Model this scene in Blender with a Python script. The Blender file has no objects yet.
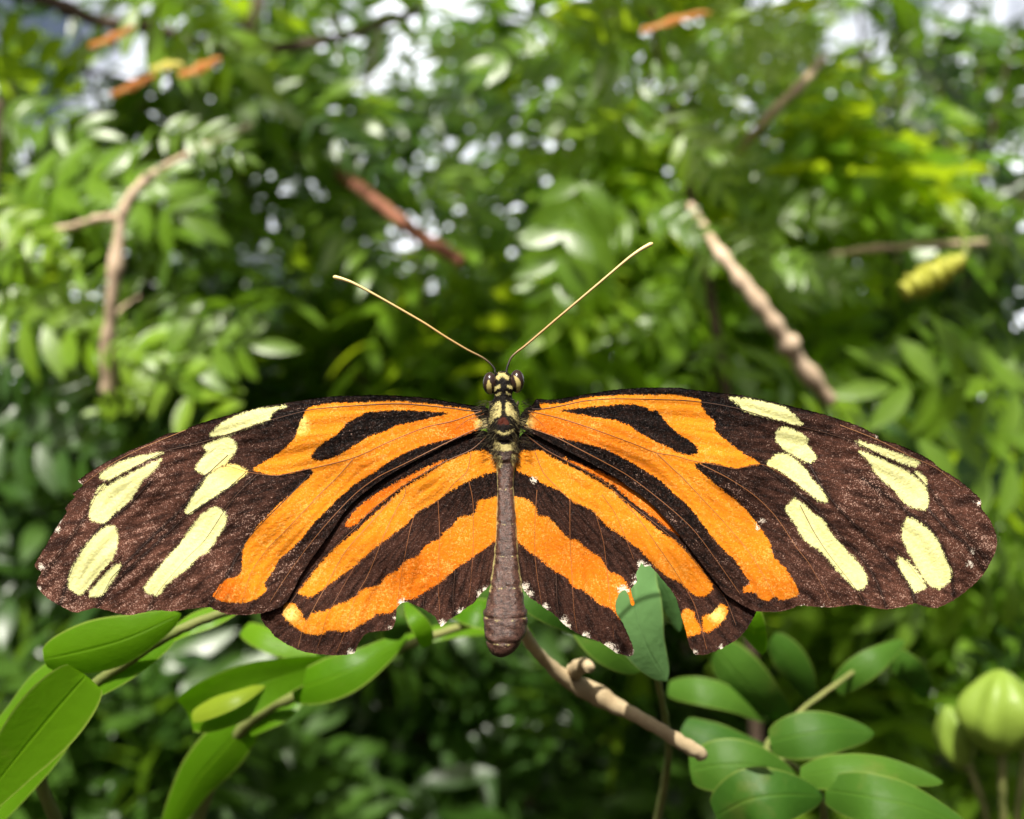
import bpy, math, random
import numpy as np
from mathutils import Vector, Matrix, Quaternion, geometry
R = math.radians
rng = random.Random(7)
nrng = np.random.default_rng(7)
scene = bpy.context.scene
COL = scene.collection

# ------------------------------------------------------------------ camera frame used to turn sizes seen in the photo into metres
HF = R(50.0); W, H = 1024.0, 819.0
K = 2 * math.tan(HF / 2) / W
D0 = 0.0915                      # distance of the butterfly (m)
CAMZ = 1.2
CAM = Vector((0, -D0, CAMZ))
PX = K * D0                      # metres per pixel at the butterfly

def P(px, py, d=D0):
    return Vector(((px - 512) * K * d, -D0 + d, CAMZ - (py - 409.5) * K * d))

# ------------------------------------------------------------------ objects
def tag(o, label=None, cat=None, group=None, kind=None):
    if label: o['label'] = label
    if cat: o['category'] = cat
    if group: o['group'] = group
    if kind: o['kind'] = kind
    return o

def thing(name, label, cat, loc, group=None):
    o = bpy.data.objects.new(name, None)
    o.empty_display_size = 0.01
    o.location = loc
    COL.objects.link(o)
    return tag(o, label, cat, group)

def mk(name, verts, faces, mat, parent=None, smooth=True, attrs=None, local=False):
    V = np.asarray([tuple(v) for v in verts], dtype=float) if not isinstance(verts, np.ndarray) else verts
    if parent is not None and not local:
        V = V - np.array(parent.location)
    me = bpy.data.meshes.new(name)
    me.from_pydata(V.tolist(), [], faces)
    me.validate()
    if smooth:
        me.polygons.foreach_set('use_smooth', [True] * len(me.polygons))
    for k, a in (attrs or {}).items():
        a = np.asarray(a, dtype=np.float32)
        if a.ndim == 1:
            at = me.attributes.new(k, 'FLOAT', 'POINT'); at.data.foreach_set('value', a)
        else:
            at = me.attributes.new(k, 'FLOAT_VECTOR', 'POINT'); at.data.foreach_set('vector', a.ravel())
    me.materials.append(mat)
    me.update()
    o = bpy.data.objects.new(name, me)
    COL.objects.link(o)
    if parent is not None: o.parent = parent
    return o

# ------------------------------------------------------------------ materials
class NT:
    def __init__(s, name):
        s.m = bpy.data.materials.new(name); s.m.use_nodes = True
        s.t = s.m.node_tree; s.t.nodes.clear()
        s.out = s.t.nodes.new('ShaderNodeOutputMaterial')
    def n(s, typ, **kw):
        nd = s.t.nodes.new(typ)
        for k, v in kw.items(): setattr(nd, k, v)
        return nd
    def set(s, sock, v):
        if isinstance(v, bpy.types.NodeSocket): s.t.links.new(v, sock)
        elif isinstance(v, tuple) and len(v) == 3 and sock.type == 'RGBA': sock.default_value = (*v, 1)
        else: sock.default_value = v
    def attr(s, name, vec=False):
        a = s.n('ShaderNodeAttribute', attribute_name=name)
        return a.outputs['Vector' if vec else 'Fac']
    def math(s, op, a, b=0.0, c=0.0):
        nd = s.n('ShaderNodeMath', operation=op)
        s.set(nd.inputs[0], a); s.set(nd.inputs[1], b); s.set(nd.inputs[2], c)
        return nd.outputs[0]
    def sstep(s, v, lo, hi, a=0.0, b=1.0):
        nd = s.n('ShaderNodeMapRange', interpolation_type='SMOOTHSTEP')
        s.set(nd.inputs[0], v)
        for i, x in enumerate((lo, hi, a, b)): nd.inputs[i + 1].default_value = x
        return nd.outputs[0]
    def mix(s, f, a, b, mode='MIX'):
        nd = s.n('ShaderNodeMix', data_type='RGBA', blend_type=mode)
        s.set(nd.inputs[0], f); s.set(nd.inputs[6], a); s.set(nd.inputs[7], b)
        return nd.outputs[2]
    def noise(s, vec, scale, detail=2.0, rough=0.5):
        nd = s.n('ShaderNodeTexNoise')
        if vec is not None: s.set(nd.inputs['Vector'], vec)
        nd.inputs['Scale'].default_value = scale; nd.inputs['Detail'].default_value = detail
        nd.inputs['Roughness'].default_value = rough
        return nd.outputs['Fac']
    def scalevec(s, vec, sc):
        nd = s.n('ShaderNodeVectorMath', operation='MULTIPLY')
        s.set(nd.inputs[0], vec); nd.inputs[1].default_value = sc
        return nd.outputs[0]
    def bump(s, h, strength, dist):
        nd = s.n('ShaderNodeBump'); s.set(nd.inputs['Height'], h)
        nd.inputs['Strength'].default_value = strength; nd.inputs['Distance'].default_value = dist
        return nd.outputs[0]
    def bsdf(s, color, rough=0.5, spec=0.5, normal=None, sheen=0.0, coat=0.0):
        p = s.n('ShaderNodeBsdfPrincipled')
        s.set(p.inputs['Base Color'], color); s.set(p.inputs['Roughness'], rough)
        s.set(p.inputs['Specular IOR Level'], spec)
        if normal is not None: s.set(p.inputs['Normal'], normal)
        p.inputs['Sheen Weight'].default_value = sheen
        p.inputs['Coat Weight'].default_value = coat
        return p.outputs[0]
    def translucent(s, surf, color, fac, normal=None):
        t = s.n('ShaderNodeBsdfTranslucent'); s.set(t.inputs[0], color)
        if normal is not None: s.set(t.inputs['Normal'], normal)
        mx = s.n('ShaderNodeMixShader'); s.set(mx.inputs[0], fac)
        s.t.links.new(surf, mx.inputs[1]); s.t.links.new(t.outputs[0], mx.inputs[2])
        return mx.outputs[0]
    def done(s, surf):
        s.t.links.new(surf, s.out.inputs['Surface']); return s.m

def wing_material():
    T = NT('wing scales')
    p = T.attr('spot', True)                       # position on the wing, in scale rows
    n1 = T.noise(p, 0.32, 3.0, 0.7)
    n2 = T.noise(p, 1.1, 2.0, 0.6)
    jit = T.math('MULTIPLY_ADD', n1, 9.0, -4.5)
    jit = T.math('ADD', jit, T.math('MULTIPLY_ADD', n2, 9.0, -4.5))
    orange = T.sstep(T.math('ADD', T.attr('orange_field'), T.math('MULTIPLY', jit, T.attr('fuzz'))), 0.5, -0.5)
    yellow = T.sstep(T.math('ADD', T.attr('yellow_field'), T.math('MULTIPLY', jit, 0.75)), 1.3, -0.9)
    chip = T.sstep(T.math('ADD', T.attr('chip_field'), T.math('MULTIPLY', jit, 1.5)), 0.5, -0.5)
    wear = T.attr('wear')                          # how faded the brown is
    big = T.noise(p, 0.045, 3.0, 0.6)
    mid = T.noise(p, 0.22, 3.0, 0.65)
    dark = T.mix(T.math('ADD', wear, T.math('MULTIPLY_ADD', mid, 0.9, -0.45)), (0.004, 0.0018, 0.0012), (0.076, 0.031, 0.020))
    # pale flecks in clumps: glints off the scales, painted into the colour
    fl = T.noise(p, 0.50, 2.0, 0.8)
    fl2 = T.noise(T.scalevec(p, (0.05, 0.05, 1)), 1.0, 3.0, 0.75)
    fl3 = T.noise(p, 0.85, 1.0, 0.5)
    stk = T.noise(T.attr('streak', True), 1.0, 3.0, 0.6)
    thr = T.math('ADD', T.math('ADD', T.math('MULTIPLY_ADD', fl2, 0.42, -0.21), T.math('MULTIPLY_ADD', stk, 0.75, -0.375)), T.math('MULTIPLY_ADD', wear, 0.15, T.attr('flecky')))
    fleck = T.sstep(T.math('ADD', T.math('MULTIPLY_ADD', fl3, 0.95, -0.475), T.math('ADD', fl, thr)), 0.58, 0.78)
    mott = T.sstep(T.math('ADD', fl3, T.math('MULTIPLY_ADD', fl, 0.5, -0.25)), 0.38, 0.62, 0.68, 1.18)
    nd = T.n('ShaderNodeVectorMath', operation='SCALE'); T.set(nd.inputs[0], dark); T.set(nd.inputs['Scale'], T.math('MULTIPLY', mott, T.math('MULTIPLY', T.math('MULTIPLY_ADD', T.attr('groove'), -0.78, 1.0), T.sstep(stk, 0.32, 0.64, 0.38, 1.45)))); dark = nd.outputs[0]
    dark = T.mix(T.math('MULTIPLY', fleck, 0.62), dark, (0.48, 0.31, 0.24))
    fine = T.noise(p, 0.9, 1.0, 0.5)
    org = T.mix(T.math('ADD', T.attr('deep'), T.math('MULTIPLY_ADD', mid, 0.8, -0.4)), (0.68, 0.225, 0.009), (0.57, 0.115, 0.003))
    org = T.mix(T.math('MULTIPLY', T.sstep(stk, 0.62, 0.30), 0.45), org, (0.50, 0.110, 0.003))
    org = T.mix(T.math('MULTIPLY', T.sstep(T.math('ADD', fl, T.math('MULTIPLY_ADD', big, 0.5, -0.25)), 0.50, 0.75), 0.7), org, (0.80, 0.41, 0.09))
    yel = T.mix(T.math('MULTIPLY_ADD', mid, 1.6, -0.4), (0.66, 0.64, 0.24), (0.74, 0.74, 0.38))
    tint = T.sstep(T.attr('tint'), 0.0, 1.0)
    yel = T.mix(T.math('MULTIPLY', tint, 0.65), yel, (0.80, 0.50, 0.06))
    pale_mask = T.sstep(T.attr('pale'), 0.0, 1.0)  # paler yellow patches within the orange
    org = T.mix(T.math('MULTIPLY', pale_mask, T.sstep(n1, 0.25, 0.6)), org, (0.88, 0.66, 0.18))
    c = T.mix(orange, dark, org)
    c = T.mix(yellow, c, yel)
    c = T.mix(chip, c, T.mix(n2, (0.45, 0.36, 0.26), (0.85, 0.80, 0.70)))
    h = T.math('ADD', T.noise(p, 1.3, 2.0, 0.7), T.math('MULTIPLY', T.noise(p, 0.35, 2.0, 0.5), 1.3))
    nb = T.bump(h, 0.75, 0.00012)
    rough = T.math('MULTIPLY_ADD', fine, 0.35, 0.28)
    s = T.bsdf(c, rough, T.sstep(T.math('ADD', fl3, T.math('MULTIPLY_ADD', fl, 0.6, -0.3)), 0.56, 0.72, 0.05, 0.40), nb)
    s = T.translucent(s, c, 0.08)
    return T.done(s)

def vein_material():
    T = NT('wing vein')
    t = T.attr('tone')
    c = T.mix(T.sstep(t, 0.0, 0.5), (0.022, 0.010, 0.007), (0.22, 0.075, 0.018))
    c = T.mix(T.sstep(t, 0.5, 1.0), c, (0.52, 0.30, 0.14))
    return T.done(T.bsdf(c, 0.45, 0.4))

def body_material():
    T = NT('body scales')
    p = T.attr('spot', True)
    n1 = T.noise(p, 0.45, 3.0, 0.7)
    jit = T.math('ADD', T.math('MULTIPLY_ADD', n1, 6.0, -2.6), T.math('MULTIPLY_ADD', T.noise(p, 1.3, 2.0, 0.6), 5.0, -2.5))
    yellow = T.sstep(T.math('ADD', T.attr('yellow_field'), jit), 0.7, -0.7)
    red = T.sstep(T.math('ADD', T.attr('chip_field'), jit), 0.8, -0.8)
    brown = T.attr('wear')
    mid = T.noise(p, 0.25, 3.0, 0.65)
    c = T.mix(brown, (0.004, 0.003, 0.0025), T.mix(T.sstep(T.math('ADD', mid, T.math('MULTIPLY_ADD', n1, 0.5, -0.25)), 0.28, 0.72), (0.022, 0.009, 0.006), (0.100, 0.047, 0.034)))
    fl = T.noise(p, 0.8, 2.0, 0.7)
    c = T.mix(T.math('MULTIPLY', T.sstep(fl, 0.58, 0.72), T.math('MULTIPLY_ADD', brown, 0.35, 0.10)), c, (0.44, 0.30, 0.20))
    c = T.mix(red, c, (0.055, 0.012, 0.006))
    c = T.mix(yellow, c, T.mix(n1, (0.14, 0.10, 0.025), (0.66, 0.58, 0.25)))
    h = T.math('ADD', T.noise(p, 1.0, 2.0, 0.7), T.math('MULTIPLY', mid, 1.5))
    return T.done(T.bsdf(c, T.math('MULTIPLY_ADD', brown, -0.06, 0.40), T.math('MULTIPLY_ADD', brown, 0.35, 0.06), T.bump(h, 0.45, 0.00014)))

def eye_material():
    T = NT('compound eye')
    p = T.attr('spot', True)
    yellow = T.sstep(T.math('ADD', T.attr('yellow_field'), T.math('MULTIPLY_ADD', T.noise(p, 0.5, 2.0), 2.0, -1.0)), 0.6, -0.6)
    c = T.mix(yellow, (0.030, 0.016, 0.012), (0.42, 0.34, 0.11))
    return T.done(T.bsdf(c, T.math('MULTIPLY_ADD', yellow, 0.35, 0.22), 0.5))

def antenna_material():
    T = NT('antenna')
    t = T.attr('tone')
    c = T.mix(T.sstep(t, 0.12, 0.55), (0.016, 0.012, 0.009), (0.40, 0.24, 0.07))
    c = T.mix(T.sstep(t, 0.5, 1.0), c, (0.78, 0.62, 0.26))
    return T.done(T.bsdf(c, 0.4, 0.5))

def hair_material():
    T = NT('body hair')
    c = T.mix(T.attr('tone'), (0.006, 0.004, 0.003), (0.50, 0.42, 0.20))
    return T.done(T.bsdf(c, 0.6, 0.12))

def leaf_material(name, dark, light, trans, rough=0.36, tfac=0.42, spec=0.55, vein=0.0, blotch=0.0, rim=0.3):
    T = NT(name)
    oi = T.n('ShaderNodeObjectInfo').outputs['Random']
    var = T.attr('var')
    tc = T.n('ShaderNodeTexCoord').outputs['Object']
    nz = T.noise(tc, 60.0, 3.0, 0.6)
    f = T.math('ADD', T.math('MULTIPLY', oi, 0.55), T.math('ADD', T.math('MULTIPLY', var, 0.5), T.math('MULTIPLY_ADD', nz, 0.6, -0.35)))
    c = T.mix(f, dark, light)
    if vein > 0:
        lv = T.attr('leafspot', True)               # x: across 0..1 from midrib, y: along
        sep = T.n('ShaderNodeSeparateXYZ'); T.set(sep.inputs[0], lv)
        rib = T.sstep(sep.outputs[0], 0.07, 0.02)
        ph = T.math('SINE', T.math('ADD', T.math('MULTIPLY', sep.outputs[1], 75.0), T.math('MULTIPLY', sep.outputs[0], -14.0)))
        sv = T.sstep(ph, 0.90, 1.0, 0.0, 0.35)
        c = T.mix(T.math('MULTIPLY', T.math('MAXIMUM', rib, sv), vein), c, light)
        edge = T.sstep(sep.outputs[0], 0.90, 1.0)
        c = T.mix(T.math('MULTIPLY', edge, rim), c, (0.46, 0.54, 0.11))  # yellow leaf margin, with a sunlit rim painted into the same colour
        b = T.bump(T.math('ADD', T.math('MULTIPLY', T.noise(tc, 900.0, 3.0, 0.6), 0.6), T.math('MULTIPLY', rib, -1.5)), 0.35, 0.0004)
    else:
        b = T.bump(T.noise(tc, 400.0, 2.0, 0.6), 0.25, 0.0006)
    if blotch > 0:
        c = T.mix(T.sstep(T.noise(tc, 110.0, 4.0, 0.7), 0.56, 0.70, 0.0, blotch), c, (0.30, 0.22, 0.06))
    r = T.math('MULTIPLY_ADD', T.noise(tc, 150.0, 2.0, 0.5), 0.25, rough - 0.1)
    s = T.bsdf(c, r, spec, b)
    tr = T.mix(f, tuple(x * 0.75 for x in trans), trans)
    return T.done(T.translucent(s, tr, tfac))

def bark_material(name, a, b, sc=120.0):
    T = NT(name)
    tc = T.n('ShaderNodeTexCoord').outputs['Object']
    n = T.noise(tc, sc, 5.0, 0.7); n2 = T.noise(tc, sc * 0.25, 3.0, 0.6)
    c = T.mix(T.math('MULTIPLY_ADD', T.math('ADD', n, n2), 1.4, -0.9), a, b)
    return T.done(T.bsdf(c, 0.75, 0.25, T.bump(n, 0.8, 0.06 / sc)))

def ground_material():
    T = NT('leaf litter soil')
    tc = T.n('ShaderNodeTexCoord').outputs['Object']
    n = T.noise(tc, 9.0, 6.0, 0.7); n2 = T.noise(tc, 60.0, 4.0, 0.7)
    c = T.mix(n, (0.018, 0.013, 0.008), (0.045, 0.036, 0.018))
    c = T.mix(T.sstep(n2, 0.55, 0.7, 0, 0.6), c, (0.03, 0.045, 0.015))
    return T.done(T.bsdf(c, 0.95, 0.1, T.bump(n2, 0.9, 0.03)))

M_WING, M_VEIN, M_BODY, M_EYE, M_ANT, M_HAIR = wing_material(), vein_material(), body_material(), eye_material(), antenna_material(), hair_material()
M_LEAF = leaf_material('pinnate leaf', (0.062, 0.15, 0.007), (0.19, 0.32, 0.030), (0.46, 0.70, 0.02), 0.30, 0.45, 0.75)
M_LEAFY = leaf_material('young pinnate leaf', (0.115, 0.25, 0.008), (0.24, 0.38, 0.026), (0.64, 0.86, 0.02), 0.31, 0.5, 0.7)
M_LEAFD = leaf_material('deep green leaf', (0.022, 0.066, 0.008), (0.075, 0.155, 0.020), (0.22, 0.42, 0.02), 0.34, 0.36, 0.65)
M_FLESH = leaf_material('fleshy leaf', (0.062, 0.185, 0.004), (0.18, 0.34, 0.010), (0.44, 0.74, 0.008), 0.38, 0.58, 0.25, vein=0.35, blotch=0.16, rim=0.75)
M_OVATE = leaf_material('ovate leaf', (0.036, 0.112, 0.010), (0.095, 0.205, 0.020), (0.16, 0.42, 0.05), 0.50, 0.38, 0.25, vein=0.4, blotch=0.14)
M_BLUE = leaf_material('matt green leaf', (0.13, 0.29, 0.085), (0.19, 0.37, 0.13), (0.28, 0.54, 0.14), 0.55, 0.35, 0.25, vein=0.3)
M_DEAD = leaf_material('dead leaf', (0.42, 0.15, 0.03), (0.62, 0.26, 0.06), (0.70, 0.32, 0.06), 0.5, 0.35, 0.3, vein=0.2)
M_YLEAF = leaf_material('yellow leaf', (0.55, 0.50, 0.07), (0.70, 0.62, 0.12), (0.7, 0.6, 0.1), 0.45, 0.35, 0.4, vein=0.3)
M_POD = leaf_material('green pod', (0.15, 0.25, 0.03), (0.27, 0.38, 0.05), (0.36, 0.50, 0.05), 0.45, 0.22, 0.4)
M_BUD = leaf_material('yellow bud', (0.36, 0.38, 0.045), (0.50, 0.50, 0.07), (0.5, 0.5, 0.08), 0.5, 0.2, 0.4, blotch=0.3)
M_BARK = bark_material('shrub bark', (0.045, 0.030, 0.020), (0.13, 0.09, 0.06), 60)
M_DRY = bark_material('dry twig bark', (0.30, 0.22, 0.12), (0.66, 0.54, 0.34), 300)
M_TAN = bark_material('tan twig bark', (0.38, 0.27, 0.17), (0.72, 0.56, 0.40), 150)
M_RED = bark_material('red brown bark', (0.15, 0.06, 0.035), (0.36, 0.15, 0.09), 90)
M_STALK = bark_material('green stalk', (0.10, 0.14, 0.03), (0.24, 0.24, 0.08), 200)

# ------------------------------------------------------------------ curves, fields
def smooth_poly(pts, n=5, closed=True, k=0.42):
    pts = np.asarray(pts, float); N = len(pts); out = []
    for i in range(N if closed else N - 1):
        p0, p1, p2, p3 = (pts[(i - 1) % N] if closed or i else pts[0], pts[i], pts[(i + 1) % N], pts[(i + 2) % N] if closed or i + 2 < N else pts[-1])
        L = np.linalg.norm(p2 - p1)
        def tan(a, b):
            v = (b - a) * k; l = np.linalg.norm(v)
            return v if l < L * 1.1 else v * (L * 1.1 / max(l, 1e-9))
        m1, m2 = tan(p0, p2), tan(p1, p3)
        for j in range(n):
            t = j / n; t2, t3 = t * t, t ** 3
            out.append((2*t3 - 3*t2 + 1) * p1 + (t3 - 2*t2 + t) * m1 + (-2*t3 + 3*t2) * p2 + (t3 - t2) * m2)
    if not closed: out.append(pts[-1])
    return np.array(out)

def seg_dist(Q, A, B):
    d = np.full(len(Q), 1e9)
    for a, b in zip(A, B):
        ab = b - a; l2 = float(ab @ ab) + 1e-12
        t = np.clip(((Q - a) @ ab) / l2, 0, 1)
        d = np.minimum(d, np.hypot(*(Q - a - t[:, None] * ab).T))
    return d

def inside(Q, poly):
    r = np.zeros(len(Q), bool); A = poly; B = np.roll(poly, -1, 0)
    for (x1, y1), (x2, y2) in zip(A, B):
        if y1 == y2: continue
        c = ((y1 > Q[:, 1]) != (y2 > Q[:, 1])) & (Q[:, 0] < (x2 - x1) * (Q[:, 1] - y1) / (y2 - y1) + x1)
        r ^= c
    return r

def field(Q, polys, n=4):
    f = np.full(len(Q), 99.0)
    for p in polys:
        p = smooth_poly(p, n)
        d = seg_dist(Q, p, np.roll(p, -1, 0))
        f = np.minimum(f, np.where(inside(Q, p), -d, d))
    return f

def line_dist(Q, lines):
    d = np.full(len(Q), 99.0)
    for l in lines:
        l = np.asarray(l, float)
        d = np.minimum(d, seg_dist(Q, l[:-1], l[1:]))
    return d

LEAN = math.tan(R(17))
def base_off(px, py):
    return (430 - py) * PX * LEAN

def tube(path, radii, sides=8, caps=True):
    path = [Vector(p) for p in path]; V = []; F = []
    t0 = (path[1] - path[0]).normalized()
    a = t0.orthogonal().normalized()
    for i, p in enumerate(path):
        t = (path[min(i + 1, len(path) - 1)] - path[max(i - 1, 0)]).normalized()
        a = (a - t * a.dot(t)).normalized(); b = t.cross(a)
        for k in range(sides):
            an = 2 * math.pi * k / sides
            V.append(p + (a * math.cos(an) + b * math.sin(an)) * radii[i])
        if i:
            o = (i - 1) * sides
            for k in range(sides):
                k2 = (k + 1) % sides
                F.append((o + k, o + k2, o + sides + k2, o + sides + k))
    if caps:
        F.append(tuple(range(sides))[::-1]); o = (len(path) - 1) * sides
        F.append(tuple(o + k for k in range(sides)))
    return V, F

def join(parts):
    V, F = [], []
    for v, f in parts:
        o = len(V); V.extend(v); F.extend(tuple(i + o for i in q) for q in f)
    return V, F

# ------------------------------------------------------------------ THE BUTTERFLY
BX, BY = 505.0, 430.0
butterfly = thing('butterfly', 'orange, black and yellow butterfly with torn hindwings, wings spread wide on a dry twig', 'butterfly', P(BX, BY))

def wing(name, outline, orange, holes, yellow, veins, chips, front, deepf, wearf, tintf, palef, tip, seed, fuzz):
    rs = np.random.default_rng(seed)
    out = smooth_poly(outline, 6)
    # even spacing + ragged fringe
    seg = np.linalg.norm(np.roll(out, -1, 0) - out, axis=1); s = np.concatenate([[0], np.cumsum(seg)])
    n = int(s[-1] / 1.5); u = np.linspace(0, s[-1], n, endpoint=False)
    cl = np.vstack([out, out[:1]])
    o2 = np.stack([np.interp(u, s, cl[:, 0]), np.interp(u, s, cl[:, 1])], 1)
    o2 = o2 + rs.normal(0, 0.22, o2.shape)
    step = 1.7
    xs = np.arange(o2[:, 0].min(), o2[:, 0].max(), step); ys = np.arange(o2[:, 1].min(), o2[:, 1].max(), step * 0.87)
    gx, gy = np.meshgrid(xs, ys); gx = gx + (np.arange(len(ys)) % 2)[:, None] * step / 2
    G = np.stack([gx.ravel(), gy.ravel()], 1)
    G = G[inside(G, o2)]
    G = G[seg_dist(G, o2, np.roll(o2, -1, 0)) > 0.8]
    vin = [Vector(p) for p in np.vstack([o2, G])]
    n0 = len(o2)
    res = geometry.delaunay_2d_cdt(vin, [], [list(range(n0))], 1, 1e-4)
    Q = np.array([tuple(v) for v in res[0]]); T = [tuple(f) for f in res[2]]
    of = field(Q, orange)
    if holes: of = np.maximum(of, -field(Q, holes))
    yf = field(Q, yellow) if yellow else np.full(len(Q), 99.0)
    cf = np.full(len(Q), 99.0)
    for cx, cy, r in chips: cf = np.minimum(cf, np.hypot(Q[:, 0] - cx, Q[:, 1] - cy) - r)
    vl = [smooth_poly(v, 6, False) for v, _, _ in veins]
    gd = line_dist(Q, [l for (v, t, w), l in zip(veins, vl) if t < 0.3])
    def off(q):
        x, y = q[:, 0], q[:, 1]; r = np.abs(x - BX) / 490
        v = line_dist(q, vl)
        pl = -0.00018 * np.exp(-(v / 3.4) ** 2) + 0.00009 * np.cos(v * 0.36)
        un = 0.00022 * (np.sin(x * 0.043 + y * 0.031 + 3) + np.sin(y * 0.07 - x * 0.021 + 6))
        return base_off(x, y) + front + tip * r ** 2 + (pl + un) * np.clip(r * 6, 0.15, 1)
    o = off(Q)
    d = D0 + o
    V = np.stack([(Q[:, 0] - 512) * K * d, -D0 + d, CAMZ - (Q[:, 1] - 409.5) * K * d], 1)
    nv = len(V); th = 0.00010
    V2 = V + np.array([0, th, 0])
    cnt = {}
    for f in T:
        for a, b in zip(f, f[1:] + f[:1]): cnt[(a, b)] = 1
    rim = [(b, a, a + nv, b + nv) for (a, b) in cnt if (b, a) not in cnt]
    # face the camera (-y)
    a, b, c = (V[i] for i in T[0][:3])
    if np.cross(b - a, c - a)[1] > 0:
        top = [f[::-1] for f in T]; bot = [tuple(i + nv for i in f) for f in T]
    else:
        top = T; bot = [tuple(i + nv for i in f[::-1]) for f in T]
    VV = np.vstack([V, V2]); dd = lambda x: np.concatenate([x, x])
    sp = np.stack([Q[:, 0], Q[:, 1], np.full(nv, float(seed) * 37)], 1)
    sp2 = sp + np.array([0, 0, 20.0])
    sgn = 1 if Q[:, 0].mean() > BX else -1
    ang = np.arctan2(Q[:, 1] - 402, (Q[:, 0] - BX) * sgn + 20); rr = np.hypot(Q[:, 0] - BX, Q[:, 1] - 402)
    st = np.stack([ang * 60, rr * 0.035, np.full(nv, float(seed))], 1)
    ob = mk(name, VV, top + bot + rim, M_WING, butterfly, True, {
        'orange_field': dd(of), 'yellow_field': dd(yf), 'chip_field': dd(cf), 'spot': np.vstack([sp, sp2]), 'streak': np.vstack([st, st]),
        'deep': dd(deepf(Q)), 'wear': dd(wearf(Q)), 'tint': dd(tintf(Q)), 'pale': dd(palef(Q)), 'fuzz': dd(np.full(nv, fuzz)), 'groove': dd(np.exp(-(gd / 2.7) ** 2)), 'flecky': dd((-0.215 if name == 'forewing' else -0.29) + 0.13 * np.max([np.clip(1.2 - np.hypot(Q[:, 0] - a, (Q[:, 1] - b)) / c, 0, 1) for a, b, c in GLINT_CLUMPS], axis=0))})
    # raised veins on the wing
    parts, tone = [], []
    for (v, t, w), l in zip(veins, vl):
        oo = off(l); pts = [P(x, y, D0 + q + 0.00001) for (x, y), q in zip(l, oo)]
        m = len(pts); rad = [PX * w * 0.72 * (1.0 - 0.6 * i / m) for i in range(m)]
        tv, tf = tube(pts, rad, 6); parts.append((tv, tf)); tone += [t] * len(tv)
    Vv, Fv = join(parts)
    vo = mk('vein', Vv, Fv, M_VEIN, None, True, {'tone': tone})
    vo.data.transform(Matrix.Translation(-butterfly.location)); vo.parent = ob
    return ob

GLINT_CLUMPS = [(292,548,22),(276,572,18),(248,520,26),(330,505,18),(70,590,24),(150,475,22),(205,545,20),(305,498,14),(640,478,22),(670,520,20),(700,545,16),(870,480,26),(985,540,26),(880,500,24),(735,490,20),(345,425,14),(610,455,16)]  # centres where the painted gloss flecks crowd together
def bump2(cx, cy, r):
    return lambda Q: np.clip(1.3 - np.hypot(Q[:, 0] - cx, Q[:, 1] - cy) / r, 0, 1)
def summax(*fs):
    return lambda Q: np.max([f(Q) for f in fs], axis=0)
zero = lambda Q: np.zeros(len(Q))

# ---- left forewing
LF_out = [(484,406),(478,406),(446,401),(425,397.6),(399,395.5),(373,395),(346,395.5),(330,396.4),(307,399.5),(285,402.7),(264,406),(245,410.5),(225,416),(204,422),(190,427),(186,429.5),(178,432),(167,433.6),(152,441.4),(142,445.5),(127,451.6),(108,461),(89.4,472),(78.4,480.5),(80,483),(83,485),(77,490),(72,493.8),(75,497),(70,502),(65,508),(66.7,512),(64,516),(55,529.7),(44.8,547),(34.7,564),(37,569),(41,572),(38,579),(36.3,585),(41,592),(50,600),(61,606),(75,612.5),(92,608.5),(103.4,609.4),(117,613.3),(130,615.3),(142,612.5),(155,610),(170,611.3),(190,609),(208,607),(219,611.5),(231,614.7),(247,614.7),(262,613),(278,608),(287,601),(293,590),(301,575),(312,558),(323,543),(335,526),(346,510),(360,496),(381,480),(401,468),(428,454),(455,440),(480,430),(492,426),(494,415)]
LF_or = [[(473,412),(469,409),(443,405.5),(418,403),(395,401.4),(355,402.5),(330,403.4),(308,408),(303,416.7),(298,428),(295,438),(286,447),(276,455),(260,464),(253,470),(264,473.4),(276,475.3),(295,472),(307,469),(313,471),(310,477),(303,483),(289,496),(279,504),(270,513),(257,527.5),(246.6,541.6),(242.7,551),(242,568),(238,576),(225,580),(218,588),(213,596),(223,601.7),(240,603),(254,600),(267,590),(264,584),(271.6,573),(279,560),(292,548),(303,537),(314,523),(330,507),(337,499.5),(355,484),(373,473),(390,461),(411,450),(434,442.4),(453,438),(469,433),(479,428.5),(483,424),(478,418),(474,413)]]
LF_hole = [[(450,413),(425,411.3),(399,410),(378,411.3),(367,412.5),(355,418.7),(346,424),(337,434.5),(326,441),(315,450),(311,456.6),(317,460.5),(330,459),(346,451),(358.7,443),(371,436),(387,431),(395.6,425.7),(417,421.3),(432,417.8)]]
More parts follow.
